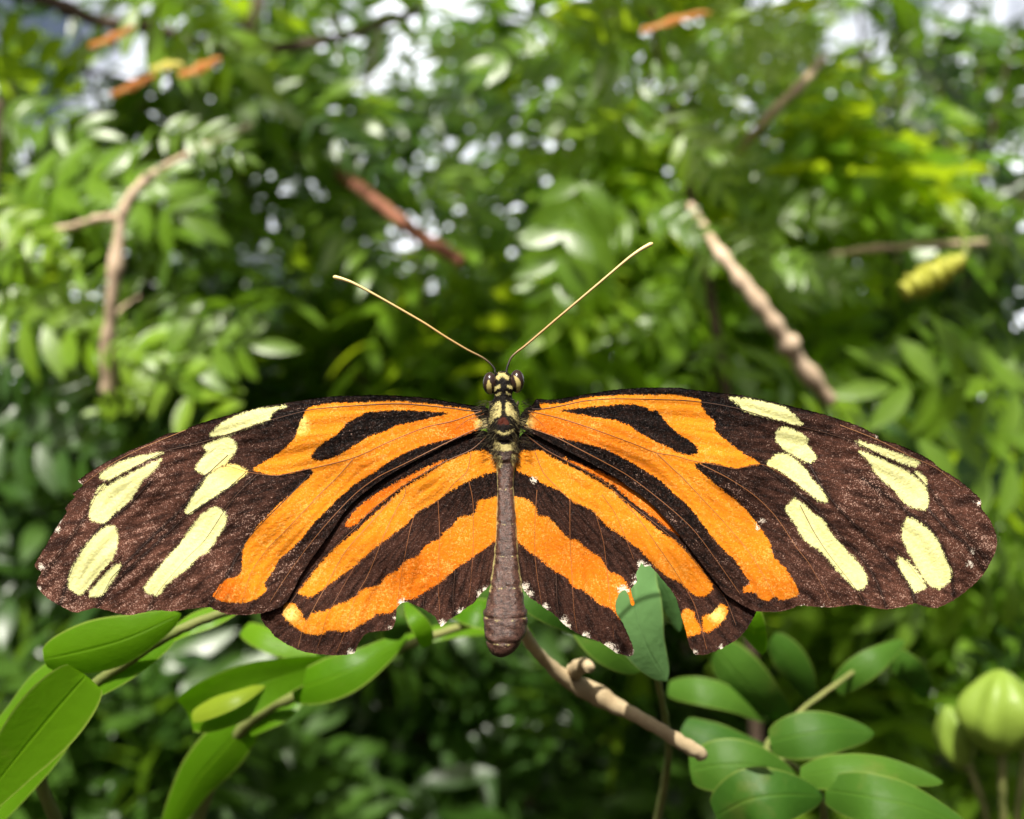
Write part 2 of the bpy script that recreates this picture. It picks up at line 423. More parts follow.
LF_ye = [
 [(285.6,406),(278,409),(271.6,413.6),(270,419),(257,423.8),(240,430),(225,434.7),(210,436),(214,430),(225,421.4),(245,412.5),(264,408.3)],
 [(229.4,437.8),(236.4,444),(234,453.4),(226,462.8),(214,470.6),(203,473.8),(195.8,469),(199.7,461),(207,452),(203,447),(210.6,442.5),(221.6,437.8)],
 [(232.5,464.4),(245,469),(246.6,473.8),(235.6,481.6),(221.6,491.6),(212,498),(199.7,505.6),(190,513.4),(184.8,512),(190,502.5),(194,495),(201,486),(207,477),(218,469)],
 [(213.8,507),(221.6,510.3),(226,515),(224.7,524.4),(218.4,535.3),(212,546),(207,552.5),(198,557),(190,566),(180,573),(167,584.4),(159.7,594.5),(154,595),(145,591),(145,586),(155,573),(167,558),(180,544),(190,530),(199.7,516.6)],
 [(162.8,452.3),(139.4,456.3),(117,464),(100,475),(106.6,480.5),(124,472),(142,462.5),(155,456.5)],
 [(161,458.5),(155,469),(145,478),(139,486),(130,500),(119,509.4),(112.8,514),(105,522.5),(97,522),(91,520),(90,514),(92.5,500),(100,492.5),(111,484),(130,474),(147,465)],
 [(96,493),(99,488),(105,484),(106,486),(100,491)],
 [(114.4,526),(117.5,534),(116.7,547),(111.3,559.4),(99,573.4),(86,589),(80,595),(72,590.6),(68.3,584.4),(70.6,572),(78,558),(89,542),(99,532),(106,527)],
 [(120.6,564),(117.5,573),(108,587),(100,596),(91,597),(89,592),(99,581),(110,569)]]
LF_v = [
 ([(482,411),(453,421),(425,427.5),(390,441.5),(355,457.3),(320,466.5),(295,471.8),(276,475.6),(248,472),(225,466),(206,474)],0.5,0.8),
 ([(353,459),(337.6,476.7),(320,494),(310.6,504),(287,529),(267,549.4),(251,573),(242,601)],0.62,0.7),
 ([(482,410),(471,410.8),(443,407.2),(399,403.7),(355,405.7),(320,408.5),(307,410.5),(270,420.3),(229,434),(201,442.5),(166,451),(142,463.5),(108,482),(98,492.5),(88,512),(66,545),(44,575)],0.15,0.8),
 ([(246,472),(226,490),(206,503),(186,516),(170,531),(147,552),(124,574),(108,592),(97,607)],0.05,0.6),
 ([(228,455),(200,482),(186,504),(170,520),(147,542),(124,565),(111,579),(100,600)],0.02,0.7),
 ([(150,482),(129,505),(111,519),(97,531),(77,559),(66,587),(60,604)],0.02,0.6),
 ([(186,430),(140,449),(108,466),(84,484)],0.7,0.6),
 ([(120,557),(108,567),(86,593)],0.2,0.5),
 ([(310,474),(295,490),(264,521),(245,543),(226,577),(209,606)],0.05,0.8),
 ([(258,474),(232,500),(205,540),(186,559),(158,592),(149,611)],0.15,0.6),
 ([(489,424),(469,432),(434,449),(404,464),(378,477),(355,494),(330,520),(306,549),(284,580),(270,602)],0.6,0.7),
 ([(484,414),(466,421),(455,430)],0.5,0.6)]
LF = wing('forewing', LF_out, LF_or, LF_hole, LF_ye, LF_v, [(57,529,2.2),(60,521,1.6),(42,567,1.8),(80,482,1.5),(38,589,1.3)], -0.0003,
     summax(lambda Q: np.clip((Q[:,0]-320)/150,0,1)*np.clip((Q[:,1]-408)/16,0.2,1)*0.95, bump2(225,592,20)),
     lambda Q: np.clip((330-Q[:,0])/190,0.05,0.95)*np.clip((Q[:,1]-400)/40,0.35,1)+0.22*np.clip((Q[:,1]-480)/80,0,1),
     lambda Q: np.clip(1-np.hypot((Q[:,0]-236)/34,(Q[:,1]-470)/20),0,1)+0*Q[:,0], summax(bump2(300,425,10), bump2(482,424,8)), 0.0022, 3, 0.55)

# ---- right forewing
RF_out = [(533,404),(536,399),(554,399.5),(582,395),(612,390),(640,387.8),(675,387.5),(691,389.4),(718,392.5),(744,395.6),(769,401),(793,406.6),(825,414.6),(855,424.4),(871,432),(877.5,435.5),(879,439.5),(890,442),(901.6,446),(925,456.6),(935.7,464),(938.7,467.4),(956,478),(972,491),(980.7,499.6),(981.6,508.4),(989.5,519),(995,531),(997,540),(996,550),(992,559),(983.6,574),(970,588),(954,599.6),(937,607.8),(925,606.4),(915,603.5),(905,606.4),(886,609.4),(868,606.4),(855,604.5),(835,607),(819,607),(800,605.5),(790,609),(780,611.5),(758,611.5),(746,607),(736,601),(724,592),(712,577),(699,560),(688,546),(677,532),(663,516),(648,501),(628,486),(607,472),(581,458),(555,445),(538,436),(522,429),(519,420),(524,410)]
RF_or = [[(530,413),(541,410),(540,404),(562,403.4),(585,398),(609,395.6),(640,394.8),(675,395),(690,397.5),(700,400),(701.5,405.8),(707,414.4),(714,420.6),(716,431.6),(729,442.5),(743,453.4),(754,459),(759,464.4),(747,466),(736.6,468.3),(722,465),(707,462.8),(695,463.6),(697,469),(705,475.3),(716,484.7),(727,494),(738,502),(749,513.4),(760,527.5),(769,541.6),(774,557),(785,568),(793,580.6),(799,593),(793,597.8),(780,600),(775,596),(769,601),(760,598.6),(755,593),(744,592),(743,587.7),(750,583),(744,574),(735,560),(722,548),(710,534),(697.5,516.6),(686.6,504),(675,494),(662,481.6),(648,472),(635,464.4),(621,456.6),(605,448.8),(588,444),(570,440),(552,435.5),(538,430),(529,427),(526,423),(529,417)]]
RF_hole = [[(560,410.5),(582,407.8),(609,405.3),(630,404),(644.7,407),(650,410.5),(657,411),(663,418),(670,426),(680,434.7),(693,442.5),(698,449),(696,454),(686,454.7),(675,451),(666,446.5),(658,443),(649,438),(637,431.6),(629,425.3),(615,420.6),(596,417.5),(583,415)]]
RF_ye = [
 [(729.5,397.5),(754,400),(772,404),(785,407.6),(793,414.4),(802,423.8),(798,425),(779,420),(760,415.5),(744,410.5),(739,405)],
 [(785,427),(800,433),(808,439.4),(806,442),(810,449),(816,458),(810,462.8),(799,458),(785,450.3),(776,439.4),(777,431.6)],
 [(780,453.4),(791,456.6),(804,467.5),(811.6,478.4),(820,488),(828,501),(821,501.5),(809,493.5),(805,490.5),(793,480),(777,469),(767,464.4),(772,458)],
 [(794.4,498.6),(805,505.6),(816,516),(822,519),(831,533),(847,551),(860,564.5),(867,578),(864,588),(855,588),(839,572),(823,553),(808,543),(800,533),(797,526),(791,518),(786,508.8),(789.7,503.3)],
 [(855,441),(874,445),(898,453.7),(919,462),(913,466.5),(894,459.5),(874,450.5),(860.5,445)],
 [(864.5,451.8),(882,459.5),(901.6,468.5),(915,477),(926,488),(928,503.5),(925,509.4),(913,507.4),(903.5,501.6),(892,488),(878,476),(870,463),(859,452)],
 [(915,471),(921,474),(926,481),(926,485),(920,478)],
 [(909,517.6),(925,527),(937,539),(944.5,556.6),(951,572),(948,583),(937,588.9),(927,582),(917,566.4),(908,551),(902,537),(903.5,525)],
 [(898,557),(909,562.5),(919,574),(926,586),(921,590),(915,591.8),(909,582),(900,568.4)]]
RF_v = [
 ([(528,411),(554,416.7),(580,424.5),(609,434.7),(634,444),(656,452.7),(675,455.8),(691,460.5),(722,466),(736.6,468.8),(762,464.4),(791,480),(810,494)],0.42,0.8),
 ([(657,453.4),(671,467),(682,477),(702,498.5),(722,520),(747,549.4),(763,574.4),(776,600)],0.62,0.7),
 ([(532,409),(543,409),(562,405.8),(585,401),(615,398.8),(675,400),(691,401),(715,404),(743,409.9),(779,421.5),(820,431.6),(855,441.8),(878,454),(909,469.3),(925,484),(946,512),(968,536),(988,562)],0.12,0.8),
 ([(808,462),(822,487),(838,508),(855,525),(878,548),(894,565),(909,584),(915,602)],0.03,0.7),
 ([(762,465),(790,487),(812,506),(836,531),(860,556),(876,580),(886,607)],0.05,0.6),
 ([(862,478),(893,500),(909,513),(930,528),(948,560),(954,596)],0.03,0.6),
 ([(928,509),(946.5,529),(968,546),(984,570)],0.03,0.7),
 ([(840,425),(878,440),(910,456),(936,468),(962,488)],0.7,0.5),
 ([(800,505),(814,532),(829,554.7),(856.6,590),(864,604)],0.2,0.6),
 ([(700,464),(728,478),(755,496),(776,517),(797,548),(810,565),(832,604)],0.62,0.6),
 ([(894,548),(907,562),(925,586)],0.2,0.5),
 ([(524,426),(555,437),(577,448),(602,461),(627,475),(649,491),(677,514),(697,534),(722,568),(740,594)],0.6,0.7),
 ([(529,413),(541,423),(547,432)],0.5,0.6)]
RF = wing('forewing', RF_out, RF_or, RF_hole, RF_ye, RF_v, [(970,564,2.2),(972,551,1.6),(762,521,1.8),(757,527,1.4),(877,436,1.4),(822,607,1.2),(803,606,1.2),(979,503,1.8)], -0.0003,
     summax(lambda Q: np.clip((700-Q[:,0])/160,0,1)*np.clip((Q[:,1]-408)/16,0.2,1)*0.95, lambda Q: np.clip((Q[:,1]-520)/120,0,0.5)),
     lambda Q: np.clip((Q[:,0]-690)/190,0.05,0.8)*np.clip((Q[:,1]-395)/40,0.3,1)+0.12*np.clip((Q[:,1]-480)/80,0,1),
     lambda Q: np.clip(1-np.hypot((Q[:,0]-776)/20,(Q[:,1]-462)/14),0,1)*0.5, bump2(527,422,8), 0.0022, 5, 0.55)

# ---- left hindwing
LH_out = [(494,450),(493,436),(480,430),(462,434),(440,446),(412,462),(385,476),(360,492),(340,512),(318,542),(300,566),(282,590),(266,604),(261,611),(261,618),(264,624),(269,629),(275,636.6),(287,644.4),(300,650.6),(315,653.8),(334,655.3),(350,654.5),(355,652),(358,644),(366,634),(378,631),(390,630),(395,623),(396,614),(397.5,607),(402,603),(408,602),(415,605),(423.7,609),(434,616),(438,622),(441,626.5),(445,624),(448,620),(454,617),(460.6,612.5),(466,608),(473,603.7),(479,596),(483.4,591.4),(491,584),(496,570),(499,520),(499,470)]
LH_or = [
 [(474,451),(486,451),(494,457),(497,470),(490,473),(478,476.7),(460,485.5),(446,494),(434,503),(418,512),(404,526.4),(395,532.5),(385,540.4),(373,549),(355,565),(337,579),(326,587),(318,593),(309,597),(298,592.3),(307,580.6),(320,564),(337,546.5),(355,532),(373,515),(390,501),(404,488),(425,475.5),(443,464),(460,456)],
 [(446,459.5),(425,468),(404,478.4),(381,491),(362,505),(350,517),(345,526),(352,526.5),(373,509),(390,496),(404,484.6),(425,472)],
 [(478,501),(488,499),(499,498),(500,534),(484,549),(469,560),(453.6,570.3),(439.5,582.6),(425.5,591.4),(415,598.4),(406,600),(397,607),(390,613.4),(378,614),(364,623),(346,631.8),(330,630),(320,635),(306,633.4),(298.4,628.8),(290.6,623.3),(282.8,614.7),(284.4,605.3),(292,603),(300,610),(304.7,620),(308,618),(312.5,613),(325,610.8),(334,606),(347,601.4),(357.8,594.4),(362,589.6),(380,584.4),(385,577.3),(397,570.3),(406,560.6),(418,556),(425.5,545.7),(439.5,538.7),(443,533.4),(453.6,524.6),(460.6,516.7),(473,515),(476.4,507)]]
LH_v = [
 ([(471,453),(466.8,471.4),(453.6,483.7),(439.5,499.5),(415,513.6)],0.55,0.6),
 ([(406,485.4),(404.4,496),(396,510),(385,533),(368,575),(355,598),(345,632),(336,653)],0.6,0.55),
 ([(392,499),(367.5,526.4),(344.6,552.7),(327,584.4),(317,602),(308,619),(302,632),(298,648)],0.66,0.6),
 ([(469,482),(473,503),(473,552.7),(469,600)],0.5,0.5),
 ([(438,501),(439.5,535),(438,579),(440,615)],0.5,0.5),
 ([(415,514),(409.6,531.6),(401,577),(396,612)],0.5,0.5),
 ([(355,566),(340,592),(327,616),(321.8,635),(316,652)],0.3,0.5),
 ([(455,570),(453,600),(454,615)],0.12,0.5),([(425,592),(423,607)],0.12,0.5),
 ([(486,437),(471,450),(443,462.6),(404.4,485.5),(373,509),(355,528),(320,562),(298,592),(285,612)],0.25,0.9)]
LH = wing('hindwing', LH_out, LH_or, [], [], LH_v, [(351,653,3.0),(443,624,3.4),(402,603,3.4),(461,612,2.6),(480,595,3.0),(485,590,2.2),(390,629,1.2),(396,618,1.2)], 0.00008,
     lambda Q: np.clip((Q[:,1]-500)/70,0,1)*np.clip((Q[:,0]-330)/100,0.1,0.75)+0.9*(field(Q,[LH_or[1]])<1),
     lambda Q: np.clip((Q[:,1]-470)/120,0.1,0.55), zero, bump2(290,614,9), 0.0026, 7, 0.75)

# ---- right hindwing
RH_out = [(517,452),(519,438),(530,430),(548,440),(572,452),(598,466),(620,478),(644,496),(664,514),(688,538),(706,560),(722,580),(742,597),(753,605),(756,611),(754.7,616),(748,627),(739,638),(726.5,645.8),(716,651),(704,655),(695,653.7),(691,649),(689,645),(686,632.6),(682.6,620),(679,608),(675.6,597.5),(668.5,587),(658,574.6),(650,566),(645,566.5),(641,563),(639,568),(636,574),(637,581),(633,586),(631,590),(632,595),(634.5,603),(633,606),(630.5,603),(628,594),(624,590),(619,594),(616.5,600),(615.6,606),(617,614),(623,623.5),(628,634.4),(633,647),(633.5,654),(629,656.5),(625,655.5),(615.6,652.3),(603,643.8),(587.5,637.5),(578,633.6),(567,626.6),(553,614),(542,606),(531,598.4),(524,590.6),(518,578),(514,540),(512,500)]
RH_or = [
 [(520,452),(535,450.5),(543,451),(551,456.6),(566,464.4),(582,472),(598,481.5),(612,490.5),(627,503.5),(648,521),(663,533.5),(675,541),(688,553),(700.6,568),(711,581),(712.5,589),(707,595.5),(697.5,596),(689.7,591.6),(680,582),(671,579),(662,572.8),(651,562),(640,549.4),(627,540),(616.6,532),(607,526),(598,516.6),(590,508.8),(574.4,502.5),(560,491),(546,484.7),(532,477),(518,470.6),(513,462)],
 [(560,456.6),(577,463),(599,471),(616,479),(633,489),(650,501),(664,512),(674,523),(681,536),(674,533),(656,519),(637,505.5),(621,492),(609,482.5),(585,469.5),(566.6,460.5)],
 [(510,499),(526,499.4),(532,503.3),(536,509),(538,515.5),(547,516.6),(555.6,524.4),(568,538.4),(576,540),(584,546),(592,552.5),(602,559),(607,569.7),(616.6,574.4),(624,579),(628,587),(636,600),(632,609),(626,600),(622,594),(617,600),(616,608),(620,619),(614,612),(609,607.8),(600,604),(592,597),(583,590.6),(573,587),(566.6,577.5),(552,569.7),(541.6,560),(530.6,552.5),(519.7,543),(510,538)],
 [(683,610),(691,610),(696,618),(701,631.7),(695,635),(686,636.5),(680,622)],
 [(703,617),(712,613),(721,604.5),(726,606),(727.4,613),(721,623.8),(712.5,630),(705,632.6),(702.5,627)]]
RH_v = [
 ([(535,452),(543,472),(555.6,486),(570,499.5),(593,511)],0.5,0.65),
 ([(602,494.7),(615,513.4),(624,534),(634,560)],0.45,0.55),
 ([(615,492),(637,516.6),(660,549.4),(675,571),(686,589),(695,606),(702,631),(707,650)],0.5,0.6),
 ([(537,490),(535,521),(535,556),(538.4,584),(541.6,604)],0.45,0.5),
 ([(570,499),(570,537),(572,577.5),(574,610),(577,631)],0.45,0.5),
 ([(595,512),(603,540),(606,562),(609,590),(614,640)],0.35,0.5),
 ([(556,573),(557,600),(559,617)],0.12,0.5),
 ([(522,431),(530,438),(546,450),(566.6,461),(601,480),(625,500),(655,523.5),(680,545),(706,575),(725,598),(736,625)],0.25,0.9)]
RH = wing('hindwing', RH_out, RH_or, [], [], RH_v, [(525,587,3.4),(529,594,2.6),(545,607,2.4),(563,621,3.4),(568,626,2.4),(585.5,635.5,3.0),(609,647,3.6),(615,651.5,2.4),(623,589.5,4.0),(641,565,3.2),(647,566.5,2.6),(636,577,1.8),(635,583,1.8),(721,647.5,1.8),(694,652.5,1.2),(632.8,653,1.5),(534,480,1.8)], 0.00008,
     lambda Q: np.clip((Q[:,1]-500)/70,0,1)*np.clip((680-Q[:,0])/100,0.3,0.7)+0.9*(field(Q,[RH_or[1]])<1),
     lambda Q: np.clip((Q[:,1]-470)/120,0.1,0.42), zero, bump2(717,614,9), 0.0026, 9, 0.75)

# ---- body: one continuous mesh, head to tail
prof = [(370.6,500.5,503.5),(371.5,498,506),(374,494.5,510),(380,491.5,513.5),(388,491.5,514.5),(394,493.5,512.5),(397.5,494,512),(401,491.5,514.5),(406,489.5,517.5),(413,488,519.5),(420,487,520.5),(428,487,521),(435,488.5,519.5),(441,490,518),(448,492,518),(457,493.5,518),(464,495.5,516.3),(472,496.2,515),(485,497,513.8),(505,496.3,515.6),(524,495.8,517),(552,494,518.5),(580,490.5,521.5),(600,487,524.5),(614,484.8,526),(622,484.6,526),(631,485.5,524.5),(641,487,521),(647,488.5,517),(652,491,512.5),(655.5,494.5,507),(657.2,499,503)]
pa = np.array(prof); tt = np.concatenate([np.linspace(370.6, 376, 12), np.arange(377, 652, 0.9), np.linspace(652.2, 657.2, 9)])
sp_ = smooth_poly(pa, 8, False); so = np.argsort(sp_[:, 0])
xl = np.interp(tt, sp_[so, 0], sp_[so, 1]); xr = np.interp(tt, sp_[so, 0], sp_[so, 2])
NS = 64; V, F, Q = [], [], []
RING = [487.5, 522, 554, 585, 615.5, 640]
for i, y in enumerate(tt):
    cx, hw = (xl[i] + xr[i]) / 2, (xr[i] - xl[i]) / 2
    for ry in RING:
        if y > 462: hw *= (0.93 if ry == RING[0] and y < 610 else 1.0) * (1 - 0.032 * math.exp(-((y - ry) / 1.3) ** 2) + 0.035 * math.exp(-((y - ry + 5) / 4.0) ** 2))
    dep = hw * (0.92 if y < 460 else 0.85)
    if 398 < y < 440: dep *= 1.12
    co = base_off(cx, y) + 0.0001
    for k in range(NS):
        a = 2 * math.pi * k / NS
        sx, sy = math.cos(a), -math.sin(a)           # k = 16 faces the camera
        if 462 < y < 640: sx = math.copysign(abs(sx) ** 0.85, sx)
        wob = 1 + 0.03 * math.sin(5 * a + y * 0.31) * math.sin(y * 0.17)
        groove = 1 - (0.10 * math.exp(-((a - math.pi / 2) / 0.10) ** 2) if 402 < y < 424 else 0)
        p = P(cx, y, D0 + co); p += Vector((sx * hw * PX * wob, sy * dep * PX * wob * groove, 0))
        V.append(p); Q.append((cx + sx * hw, y, a))
    if i:
        o = (i - 1) * NS
        for k in range(NS): F.append((o + k, o + NS + k, o + NS + (k + 1) % NS, o + (k + 1) % NS))
F.append(tuple(range(NS))); F.append(tuple((len(tt) - 1) * NS + k for k in range(NS))[::-1])
Q = np.array(Q); q2 = Q[:, :2]
c3 = lambda pts: [(460 + x / 8.19, 350 + y / 8.19) for x, y in pts]
c4 = lambda pts: [(460 + x / 3.56, 440 + y / 3.56) for x, y in pts]
yel = [c3([(330,420),(342,470),(335,540),(290,560),(255,605),(228,585),(240,520),(270,460),(300,425)]),
       c3([(380,420),(430,450),(470,510),(492,570),(480,605),(420,545),(380,530),(368,480)]),
       c3([(290,645),(360,672),(440,640),(440,670),(365,697),(290,675)]),
       c3([(318,185),(390,195),(405,245),(370,242),(345,220),(320,250),(290,240)]),
       c3([(285,300),(325,285),(330,310),(300,330),(272,345)]), c3([(385,285),(430,295),(445,330),(410,322),(385,305)]),
       c3([(290,365),(335,345),(330,365),(295,380)]), c3([(380,340),(425,365),(410,372),(375,358)]),
       c3([(195,415),(250,372),(245,398),(215,425)]), c3([(455,372),(530,412),(500,418),(460,392)]),
       c3([(283,720),(330,765),(410,762),(458,712),(452,815),(288,815)]),
       c4([(118,60),(145,55),(150,95),(124,92)]), c4([(182,50),(208,55),(202,95),(185,92)])]
yf = field(q2, yel) 
front = np.sin(Q[:, 2])
yf = np.where(front < -0.2, 9, yf)
abd = Q[:, 1] > 466
side = np.abs(np.cos(Q[:, 2]))
yf = np.where(abd & (Q[:, 1] < 592), np.minimum(yf, (0.88 - side) * 22 + 0.5 * np.sin(Q[:, 1] * 0.9)), yf)
for ry in RING:
    yf = np.where(abd, np.minimum(yf, np.abs(Q[:, 1] - ry - 1.6 * front) + 0.05 + 0.7 * np.sin(Q[:, 2] * 9 + ry)), yf)
rf = field(q2, [c3([(300,605),(355,540),(410,605)])]); rf = np.where(front < 0, 9, rf)
body = mk('body', V, F, M_BODY, butterfly, True, {'yellow_field': yf, 'chip_field': rf, 'spot': np.stack([Q[:, 0], Q[:, 1], Q[:, 2] * 3], 1),
          'wear': np.clip((Q[:, 1] - 440) / 30, 0, 1)})

# ---- eyes
for (cx, cy, rx, ry, poly) in ((490.0,383.3,7.4,11.4,[(232,245),(258,285),(258,362),(228,350),(218,300)]), (517.0,381.3,7.6,11.7,[(440,210),(495,258),(492,335),(462,350),(462,290)])):
    V, F, Q = [], [], []
    for i in range(25):
        th = math.pi * i / 24
        for k in range(36):
            a = 2 * math.pi * k / 36
            dx, dz, dy = math.sin(th) * math.cos(a), math.cos(th), math.sin(th) * math.sin(a)
            p = P(cx, cy, D0 + base_off(cx, cy) - 0.0001) + Vector((dx * rx * PX, dy * rx * 1.25 * PX, dz * ry * PX)); V.append(p)
            Q.append((cx + dx * rx, cy - dz * ry, dy))
            if i:
                o = (i - 1) * 36; F.append((o + k, o + 36 + k, o + 36 + (k + 1) % 36, o + (k + 1) % 36))
    Q = np.array(Q)
    e = field(Q[:, :2], [c3(poly)]); e = np.where(Q[:, 2] > 0.2, 9, e)
    eo = mk('eye', V, F, M_EYE, butterfly, True, {'yellow_field': e, 'spot': Q})

# ---- antennae
for pts in ([(495,373),(494,368),(488,361.5),(480.6,356.5),(467,349.6),(445,336.5),(422.5,322),(381.5,298.4),(354,283.5),(342,279),(333,276.8)],
            [(506.5,373),(507,368),(511,358),(517,352),(525,346),(559,317),(593.4,288),(627.6,259),(641,249.5),(653,243)]):
    l = smooth_poly(pts, 10, False); n = len(l)
    path = [P(x, y, D0 + base_off(x, y) * 0.75 - 0.0002) for x, y in l]
    u = np.linspace(0, 1, n)
    rad = [PX * (0.95 + 0.45 * a + 0.95 * max(0, (a - 0.72) / 0.28) ** 1.2) * (1 if i < n - 3 else (0.85, 0.6, 0.25)[i - n + 3]) * (1 + 0.05 * (i % 2)) for i, a in enumerate(u)]
    V, F = tube(path, rad, 10)
    mk('antenna', V, F, M_ANT, butterfly, True, {'tone': np.repeat(u, 10)})

# ---- legs gripping the twig behind (folded under the thorax)
def off_p(px, py, back): return P(px, py, D0 + base_off(px, py) + back)
for sx in (-1, 1):
    for (y0, y1, y2, r) in ((415, 402, 436, 14), (428, 452, 470, 17)):
        path = [off_p(504 + sx * 7, y0, 0.0008), off_p(504 + sx * r, y1, 0.0040), off_p(504 + sx * 7, y2, 0.0066), off_p(504 + sx * 2.5, y2 + 9, 0.0074)]
        l = []
        for a, b in zip(path, path[1:]):
            l += [a.lerp(b, t / 4) for t in range(4)]
        l.append(path[-1]); n = len(l)
        V, F = tube(l, [PX * (1.5 - 0.9 * i / n) for i in range(n)], 7)
        mk('leg', V, F, M_HAIR, butterfly, True, {'tone': [0.15] * len(V)})

# ---- hair on thorax and wing roots
parts, tone = [], []
def hair(p, dr, ln, w, t):
    q = [p, p + dr * ln * 0.5, p + dr * ln + Vector((0, 0, -0.15 * ln))]
    v, f = tube(q, [w, w * 0.7, w * 0.1], 3, False); parts.append((v, f)); tone.extend([t] * len(v))
for i in range(800):
    y = rng.uniform(399, 462); sx = rng.choice((-1, 1))
    hw = np.interp(y, tt, (xr - xl) / 2); cx = np.interp(y, tt, (xr + xl) / 2)
    a = rng.uniform(0.0, 1.25)
    p = off_p(cx + sx * hw * math.cos(a) * 0.97, y, -hw * PX * math.sin(a) * 0.95)
    dr = Vector((sx * rng.uniform(0.3, 0.9), -rng.uniform(0.0, 0.45), rng.uniform(-1.0, 0.1))).normalized()
    hair(p, dr, PX * rng.uniform(2.5, 7.0), PX * 0.20, rng.choice((0.0, 0.0, 0.02, 0.03, 0.05, 0.08, 0.1, 0.45)))
for i in range(260):
    sx = rng.choice((-1, 1)); y = rng.uniform(400, 447)
    p = off_p(504 + sx * rng.uniform(16, 24), y, -0.0008 - rng.uniform(0, 0.0004))
    dr = Vector((sx * rng.uniform(0.5, 1.0), -0.1, rng.uniform(-0.6, 0.25))).normalized()
    hair(p, dr, PX * rng.uniform(4, 10), PX * 0.20, 0.8 if 419 < y < 427 else rng.choice((0.0, 0.03, 0.1)))
V, F = join(parts)
mk('hair', V, F, M_HAIR, butterfly, True, {'tone': tone})

# ------------------------------------------------------------------ PLANT HELPERS
def catmull3(pts, n):
    return smooth_poly([tuple(p) for p in pts], n, False, 0.5)

def blade(spine, hw, roll=0.0, cup=0.12, thick=0.05, nu=10, n=8, wave=0.0, twist=0.0, base=0.12):
    """a leaf: spine in (px, py, metres from the eye), greatest half width in px, turned about its spine by roll"""
    S = [P(*p) for p in smooth_poly(spine, n, False, 0.5)]
    dm = spine[len(spine) // 2][2]
    hwm = hw * K * dm
    m = len(S); V, Fc, A, LS = [], [], [], []
    for side in (0, 1):
        for i, p in enumerate(S):
            t = (S[min(i + 1, m - 1)] - S[max(i - 1, 0)]).normalized()
            a = t.cross(Vector((0, 1, 0))).normalized()
            s = i / (m - 1)
            q = Quaternion(t, roll + twist * (s - 0.5)); a = q @ a; nn = a.cross(t).normalized()
            prof_ = max(0.03, (math.sin(math.pi * min(1, base + s * (1 - base)) ** 0.92)) ** 0.72) if s < 0.999 else 0.02
            w = hwm * prof_
            for k in range(nu + 1):
                u = -1 + 2 * k / nu
                z = cup * abs(u) ** 1.5 * w + wave * hwm * math.sin(s * 17 + (3 if u > 0 else 0)) * u * u
                th_ = thick * hwm * (1 - u * u) * prof_ * (1 if side else -1)
                V.append(p + a * (u * w) + nn * (z + th_ * 0.5)); LS.append((abs(u), s, 0))
    N = m * (nu + 1)
    for side in (0, 1):
        for i in range(m - 1):
            for k in range(nu):
                a0 = side * N + i * (nu + 1) + k; q = (a0, a0 + 1, a0 + nu + 2, a0 + nu + 1)
                Fc.append(q if side else q[::-1])
    return V, Fc, LS

def leaf_part(parent, spine, hw, mat, name='leaf', label=None, var=None, **kw):
    V, Fc, LS = blade(spine, hw, **kw)
    o = mk(name, V, Fc, mat, parent, True, {'leafspot': np.array(LS), 'var': np.full(len(V), rng.random() if var is None else var)})
    if label: o['label'] = label
    return o

def twig_part(parent, pts, rpx, mat, name='stem', knots=(), rough=0.10, sides=10, n=8):
    """pts in (px, py, d); rpx radius in px at that distance, start and end"""
    l = smooth_poly(pts, n, False, 0.5); m = len(l)
    path, rad = [], []
    for i, q in enumerate(l):
        s = i / (m - 1); r = (rpx[0] * (1 - s) + rpx[1] * s) * K * q[2]
        for ks, ka in knots: r *= 1 + ka * math.exp(-((s - ks) / 0.03) ** 2)
        r *= 1 + rng.uniform(-rough, rough)
        path.append(P(*q) + Vector((rng.uniform(-1, 1), rng.uniform(-1, 1), rng.uniform(-1, 1))) * r * rough)
        rad.append(r)
    V, F = tube(path, rad, sides)
    return mk(name, V, F, mat, parent)

def leaflet(L, w, droop=0.25, fold=0.25, nl=6, origin=(0,0,0), ang=0.0, lift=0.0, tw=0.0):
    """small leaf in the xy plane from origin, pointing at angle ang"""
    ca, sa = math.cos(ang), math.sin(ang); V, F = [], []
    for i in range(nl + 1):
        s = i / nl; x = L * s; z = lift * x - droop * L * s * s
        h = w * max(0.04, math.sin(math.pi * (0.06 + 0.94 * s)) ** 0.8)
        for u in (-1, 0, 1):
            y = u * h; zz = z + abs(u) * h * fold + u * h * tw
            V.append((origin[0] + ca * x - sa * y, origin[1] + sa * x + ca * y, origin[2] + zz))
        if i:
            o = (i - 1) * 3
            F += [(o, o + 3, o + 4, o + 1), (o + 1, o + 4, o + 5, o + 2)]
    return V, F

